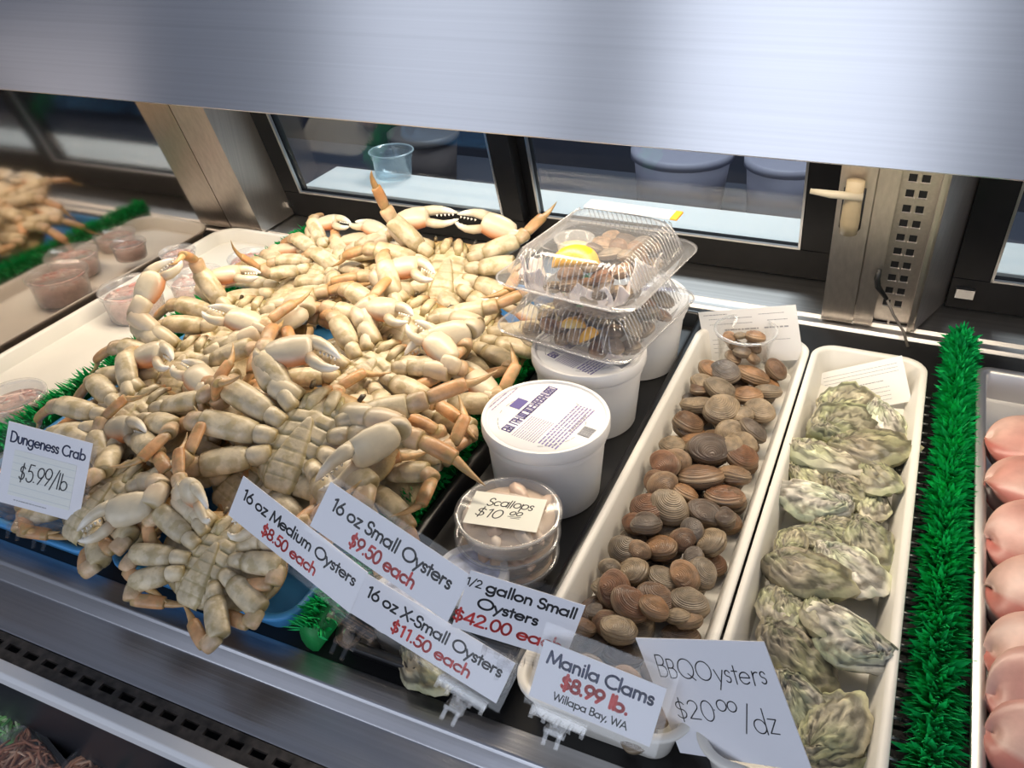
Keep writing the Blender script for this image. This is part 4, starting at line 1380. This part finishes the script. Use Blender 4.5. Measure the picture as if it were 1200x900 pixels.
def make_leg(root, side, idx, style, r, sc=1.0):
    """A walking leg: coxa, merus, carpus, propodus, dactyl. side -1 left, +1 right; style bends it."""
    y0 = [.020, .005, -.010, -.024][idx]
    az = math.radians([34, 12, -12, -38][idx] + r.uniform(-7, 7))
    p = Vector((side * (.024 - .003 * (idx == 3)), y0, .0155))
    e0 = {'out': (12, 8, -16, -30, -45), 'up': (14, 22, 50, 72, 95), 'fold': (14, 16, 95, 158, 185), 'drape': (6, -6, -40, -70, -85), 'flat': (8, 4, 2, -4, -12), 'curl': (14, 24, 75, 128, 160), 'tuck': (12, 10, 14, 10, 4), 'hair': (10, 2, -4, -8, -6)}[style]
    tw = math.radians(r.uniform(-14, 14)); 
    sweep = math.radians({'out': -16, 'up': -10, 'fold': r.choice([-28, 20]), 'drape': -12, 'flat': -20, 'curl': -35, 'tuck': -95, 'hair': -165}[style] * (1 if idx > 0 else -.8))
    lens = [.020, .048 - .005 * (idx == 3), .020, .035, .034]
    ra = [.0092, .0092, .0076, .0052, .0034]; rb = [.0090, .0128, .0098, .0076, .0046]
    cols = [(CREAM, PALE), (PALE, CREAM), (mixc(PALE, ORANGE, .15), mixc(CREAM, ORANGE, .45)), (mixc(CREAM, ORANGE, .5), mixc(TIP, ORANGE, .75)), (mixc(TIP, ORANGE, .35), mixc(TIP, (.30, .16, .06), .55))]
    mb = MB()
    for k in range(5):
        e = math.radians(e0[k] + r.uniform(-6, 6))
        a = az + math.copysign(min(abs(sweep) * max(0, k - 1) * .5, 2.9), sweep) + (tw if k > 1 else 0)
        d = Vector((side * math.cos(a) * math.cos(e), math.sin(a) * math.cos(e), math.sin(e)))
        up = Vector((0, 0, 1)) if abs(d.z) < .85 else Vector((side * math.cos(az), math.sin(az), 0)) * (-1 if d.z > 0 else 1)
        L = lens[k] * (1 + r.uniform(-.06, .06))
        p2 = segment(mb, p, d, L * 1.05, ra[k], rb[k], cols[k][0], cols[k][1], up, 'tip' if k == 4 else ('leg' if k in (1, 3) else 'short'))
        p = Vector(p) + d * L * .97
    mb.build('leg', M_crab, root)


def make_claw(root, side, style, r):
    mb = MB()
    p = Vector((side * .024, .033, .013))
    pts = {'fold': [(.058, .040, .017), (.080, .054, .016), (.076, .066, .020), (.034, .078, .026), (-.004, .074, .030)],
           'out': [(.060, .040, .020), (.086, .044, .030), (.098, .052, .036), (.112, .098, .050), (.100, .135, .055)],
           'face': [(.054, .036, .018), (.074, .044, .022), (.072, .054, .028), (.040, .054, .040), (.012, .034, .040)],
           'high': [(.056, .044, .020), (.078, .060, .036), (.078, .072, .046), (.066, .108, .054), (.046, .134, .056)],
           'belly': [(.060, .034, .022), (.086, .030, .032), (.092, .018, .038), (.066, -.018, .044), (.050, -.052, .042)]}[style]
    P = [Vector((side * q[0], q[1], q[2])) + Vector((r.uniform(-.004, .004), r.uniform(-.004, .004), r.uniform(-.003, .003))) for q in pts]
    upv = Vector((0, 0, 1))
    segment(mb, p, P[0] - p, (P[0] - p).length, .0105, .0115, CREAM, PALE, upv, 'short')
    segment(mb, P[0] - (P[1] - P[0]) * .1, P[1] - P[0], (P[1] - P[0]).length * 1.25, .0115, .012, PALE, mixc(PALE, ORANGE, .2), upv, 'leg')
    segment(mb, P[1] - (P[2] - P[1]) * .2, P[2] - P[1], (P[2] - P[1]).length * 1.5, .011, .013, mixc(PALE, ORANGE, .25), PALE, upv, 'short')
    # palm: deep from back edge to gripping edge, flattened
    d = (P[3] - P[2]); L = d.length; d.normalize()
    d2 = (P[4] - P[3]); L2 = d2.length; d2.normalize()
    inner = (d2 - d * d2.dot(d))
    inner = inner.normalized() if inner.length > .05 else Vector((0, 0, 1))
    c0 = Vector((0, .0, .0)) - P[3]
    face = d.cross(inner).normalized()
    center = Vector((0, 0, -.02)) - (P[2] + P[3]) / 2

    def pal(t, a):
        # inner face orange, outer face pale
        n_ = (inner * math.cos(a) + d.cross(inner) * math.sin(a))
        k = n_.dot(center.normalized())
        return mixc(PALE, (.60, .23, .09), (k - .15) * 1.9) if t < .97 else PALE
    ts = [0, .08, .3, .6, .9, 1.0]
    mb.tube([P[2] + d * L * t for t in ts], [(.008, .007), (.0135, .009), (.0165, .0105), (.0175, .011), (.0155, .010), (.010, .007)], 16, up=inner, angcol=pal)
    # fixed finger along the outer edge, movable finger above it, both curving towards each other
    o1 = P[3] - inner * .008 - d * .004
    fixed = [o1 + d2 * L2 * t - inner * .004 * math.sin(t * PI) for t in (0, .25, .5, .75, .92, 1.0)]
    mb.tube(fixed, [(.0075, .007), (.007, .0062), (.0056, .0052), (.0038, .0038), (.0022, .0022), (.0006, .0006)], 12, up=inner, col=[PALE, PALE, PALE, (.80, .74, .62), (.82, .76, .66), (.84, .78, .68)])
    for t in (.35, .48, .6, .72, .84):
        b_ = o1 + d2 * L2 * t + inner * (.0052 - .005 * (t - .3))
        mb.tube([b_, b_ + inner * .0028], [.0017, .0003], 6, col=(.80, .74, .64))
    cl = mb.build('claw', M_claw, root)
    o2 = P[3] + inner * .010 - d * .003
    gap = .012 if style in ('face', 'out') else .007
    mv = [o2 + d2 * L2 * .98 * t + inner * (gap * math.sin(t * PI * .9) - .010 * t) for t in (0, .25, .5, .75, .92, 1.0)]
    mb = MB(); mb.tube(mv, [(.006, .006), (.0062, .0056), (.005, .0048), (.0036, .0036), (.002, .002), (.0006, .0006)], 12, up=inner, col=[mixc(PALE, ORANGE, .3), PALE, PALE, (.80, .74, .62), (.82, .76, .66), (.84, .78, .68)])
    for t in (.4, .55, .7, .84):
        b_ = o2 + d2 * L2 * t + inner * (gap * math.sin(t * PI * .9) - .010 * t - .0045 + .003 * t)
        mb.tube([b_, b_ - inner * .0026], [.0016, .0003], 6, col=(.30, .20, .12) if style == 'face' else (.78, .72, .62))
    mb.build('movable_finger', M_claw, cl)


def crab(label, px, py, z, yaw, pitch, roll, sc, left, right, claws, seed, wide=False):
    r = random.Random(seed)
    root = thing('crab', label, 'crab', group='dungeness crabs in the pile')
    p = at(px, py, z)
    root.location = p
    root.rotation_mode = 'QUATERNION'
    root.rotation_quaternion = (RZ(yaw) @ RX(pitch) @ RY(roll)).to_quaternion()
    root.scale = (sc * 1.22,) * 3
    link('carapace', CARA, root); link('sternum', STER, root); link('abdomen', ABDW if wide else ABD, root); link('mouthparts', MOUTH, root)
    for i, s in enumerate(left): make_leg(root, -1, i, STY[s], r)
    for i, s in enumerate(right): make_leg(root, 1, i, STY[s], r)
    for sd, s in zip((-1, 1), claws): make_claw(root, sd, s, r)
    return root


STY = {'o': 'out', 'u': 'up', 'f': 'fold', 'd': 'drape', 'l': 'flat', 'c': 'curl', 't': 'tuck', 'h': 'hair'}
# bottom layer first; (px, py) is where the belly centre shows in the photograph
crab('shaded crab under the pile at the left, behind the Dungeness Crab card', 150, 560, .040, 5, 12, 0, .95, 'oott', 'ttdd', ('fold', 'fold'), 11)
crab('crab mostly buried at the left wall side, under the pale edge crab', 250, 480, .045, 5, 10, 0, 1.0, 'oott', 'ttll', ('fold', 'fold'), 31)
crab('crab buried at the rear of the pile, below the small pale crab', 350, 345, .040, 0, 10, 0, 1.0, 'oott', 'ttll', ('fold', 'fold'), 32)
crab('crab at the right rear edge of the pile, reaching over the divider to the tubs', 545, 405, .048, -10, 10, 6, .98, 'ltdd', 'olto', ('fold', 'fold'), 33)
crab('crab buried at the front right below the largest belly-up crab', 420, 560, .045, -10, 12, 4, .92, 'tltl', 'ttll', ('fold', 'fold'), 34)
crab('crab at the front left corner below the Dungeness Crab card', 132, 592, .052, -10, 20, -4, .90, 'thhh', 'thhh', ('fold', 'belly'), 12)
crab('crab at the front facing out with open white claws', 258, 660, .060, -4, 26, 0, .82, 'lhhh', 'lhhh', ('face', 'face'), 13)
crab('crab half buried between the medium oysters card and the largest belly-up crab', 312, 562, .056, -20, 16, 4, .95, 'oclt', 'lthh', ('fold', 'fold'), 14, True)
crab('crab under the middle of the pile with folded claws at the green divider', 480, 490, .050, -18, 14, 4, .95, 'ltdd', 'ttft', ('fold', 'fold'), 15)
crab('crab tucked deep between the back and the left crabs', 420, 340, .065, -10, 16, 0, .95, 'lodt', 'oltt', ('fold', 'fold'), 16)
crab('pale crab at the left edge of the pile above the Dungeness Crab card', 158, 500, .075, -14, 16, -4, .98, 'oool', 'ttlt', ('fold', 'fold'), 17, True)
crab('crab at the left with orange claw raised by the meat tubs', 220, 442, .080, 10, 20, -4, 1.0, 'oool', 'lttl', ('high', 'fold'), 18, True)
crab('crab on the left side of the pile behind the raised orange claw', 285, 390, .075, 8, 18, 0, 1.0, 'cool', 'lltt', ('fold', 'belly'), 19, True)
crab('small pale crab at the rear left beside the green divider', 390, 312, .080, -6, 20, -4, .88, 'oolu', 'lltt', ('fold', 'fold'), 20)
crab('yellowish crab at the rear right leaning on the takeout boxes', 525, 325, .100, 12, 30, 6, 1.02, 'uolo', 'ltdd', ('fold', 'fold'), 21)
crab('yellowish crab right of the middle with a long pale claw', 478, 395, .095, -14, 24, 4, 1.02, 'ooll', 'lttd', ('fold', 'belly'), 22)
crab('greenish crab in the middle lying under the yellowish ones', 436, 445, .085, -24, 20, 6, .98, 'lool', 'dltt', ('fold', 'fold'), 23, True)
crab('largest belly-up crab in the middle, above the 16 oz Small Oysters card', 365, 520, .098, -2, 26, 4, 1.10, 'oool', 'lltt', ('fold', 'belly'), 24)

# ------------------------------------------------------------------ fish fillets at the right
pan('fillet_pan', 'steel pan with a bright edge holding pink fish fillets', 'pan', .140, .40, .48, 1.20, .045, plain('pan_steel', (.75, .74, .73), .45, 1.0), .02, lip=.010, taper=.004)


def fillet(label, px, py, z, L, w, h, rz, seed):
    r = random.Random(seed)
    p = at(px, py, z)
    p.x = max(p.x, .153 + L * .5)
    p.y = max(p.y, .500 + w * .5)
    ph = [r.uniform(0, 6) for _ in range(4)]
    mb = MB(); n, m = 32, 30
    vs = []; cs = []
    for j in range(m + 1):
        t = .5 - .5 * math.cos(PI * j / m)
        for i in range(n):
            a = 2 * PI * i / n
            env = (1 - abs(2 * t - 1) ** 3.4) ** .45 + .002
            cy = math.copysign(abs(math.cos(a)) ** .75, math.cos(a)); sz = math.copysign(abs(math.sin(a)) ** .75, math.sin(a))
            x_ = (t - .5) * L + .004 * math.sin(3 * a + ph[0]); y_ = w / 2 * cy * env * (1 + .06 * math.sin(5 * t + ph[1])); z_ = h / 2 * sz * env * (1 + .12 * math.sin(4 * t + ph[2]))
            vs.append((x_, y_, z_))
            c = mixc((.52, .25, .21), (.60, .38, .32), .5 + .5 * math.sin(7 * t + 2 * a + ph[3]))
            if cy < -.55: c = mixc(c, (.42, .09, .07), .75)
            if cy < -.8 and sz < .35: c = (.07, .045, .045)
            if (t - .55) ** 2 * 30 + (cy + .35) ** 2 * 5 < .30 + .12 * math.sin(9 * a + ph[0]) and sz > 0: c = mixc(c, (.24, .05, .045), .75)
            cs.append(c)
    f = [(j * n + i, j * n + (i + 1) % n, (j + 1) * n + (i + 1) % n, (j + 1) * n + i) for j in range(m) for i in range(n)]
    f.append(tuple(reversed(range(n)))); f.append(tuple(range(m * n, m * n + n)))
    mb.add(vs, f, cs)
    o = mb.build('fish_fillet', M_fish)
    o.location = p; o.rotation_euler = (r.uniform(.12, .28), r.uniform(-.03, .08), rz)
    return tag(o, label, 'fish fillet', 'fish fillets')


FIL = [('pink fish fillet at the rear of the pan with a dark bloodline', 1195, 535, .09, .07), ('reddish fish fillet second from the rear of the pan', 1195, 580, .09, .07), ('pale pink fish fillet in the middle of the pan', 1200, 640, .095, .075), ('pink fish fillet just in front of the middle one', 1200, 712, .095, .075), ('large pale fish fillet near the front of the pan', 1205, 785, .10, .075), ('orange pink fish fillet overlapping the large pale one', 1215, 830, .11, .08), ('dark edged fish fillet at the front corner of the frame', 1210, 895, .10, .07)]
for i, (lb, px, py, L, w) in enumerate(FIL):
    fillet(lb, px + 20, py, .040 + .004 * (i % 2), L * 1.75, w * 1.55, .056, math.radians(-8 + 7 * (i % 3)), i + 5)


# ------------------------------------------------------------------ packaged salads on the customer's shelf
def salad(label, px, py, z, hx, hy, h, rz, cols, n, seed, leaf=False):
    r = random.Random(seed)
    p = at(px, py, z)
    k = thing('salad_box', label, 'salad box', (p.x, p.y, -.18), rz, 'packaged salads')
    hh = z + .18
    mb = MB()
    mb.loft([rrect(hx - d, hy - d, .012, 5, zz) for d, zz in [(.010, 0), (.008, 0), (.001, hh * .8), (-.004, hh * .8), (-.004, hh * .84), (.003, hh * .86), (.006, hh), (.012, hh)]], cap=True)
    mb.build('box_shell', M_lidclear, k, sharp=40)
    mb = MB()
    rr = rrect(hx - .008, hy - .008, .012, 5, .002)
    mb.loft([rr, [(x_, y_, hh * .72) for x_, y_, _ in rr]], cols[0])
    for i in range(n):
        a = r.uniform(0, 6.28); c0 = Vector((r.uniform(-.75, .75) * hx, r.uniform(-.75, .75) * hy, hh * r.uniform(.70, .84)))
        Ls = r.uniform(.02, .04); cv = r.uniform(-1.4, 1.4)
        pts = []
        for t in np.linspace(-1, 1, 7):
            x_ = c0.x + math.cos(a + cv * t * .5) * Ls * t; y_ = c0.y + math.sin(a + cv * t * .5) * Ls * t
            pts.append((max(-hx * .9, min(hx * .9, x_)), max(-hy * .9, min(hy * .9, y_)), c0.z + .003 * math.sin(t * 4 + i)))
        mb.tube(pts, [.0008, .0016, .0018, .0018, .0018, .0016, .0008], 6, col=r.choice(cols))
    mb.build('strands', M_strand, k)
    if leaf:
        mb = MB()
        mb.tube([(hx * .2, -hy * .2, hh * .86), (hx * .5, hy * .05, hh * .88), (hx * .85, hy * .2, hh * .86)], [(.001, .004), (.0015, .012), (.0005, .002)], 8, col=(.03, .12, .03), up=(0, 0, 1))
        mb.build('garnish_leaf', M_strand, k)
    return k


salad('green seaweed salad box at the lower left edge of the picture', 8, 812, -.112, .050, .036, .05, math.radians(-12), [(.20, .55, .12), (.42, .72, .28), (.62, .80, .42), (.10, .38, .08)], 90, 3)
salad('brown squid salad box with a green leaf at the lower left corner', 12, 895, -.112, .050, .038, .05, math.radians(-16), [(.72, .34, .18), (.80, .48, .30), (.55, .22, .12)], 80, 4, True)
salad('orange strand salad box at the bottom, right of the squid salad', 108, 905, -.125, .044, .036, .04, math.radians(-4), [(.78, .38, .20), (.82, .50, .32), (.62, .28, .14)], 60, 5, True)
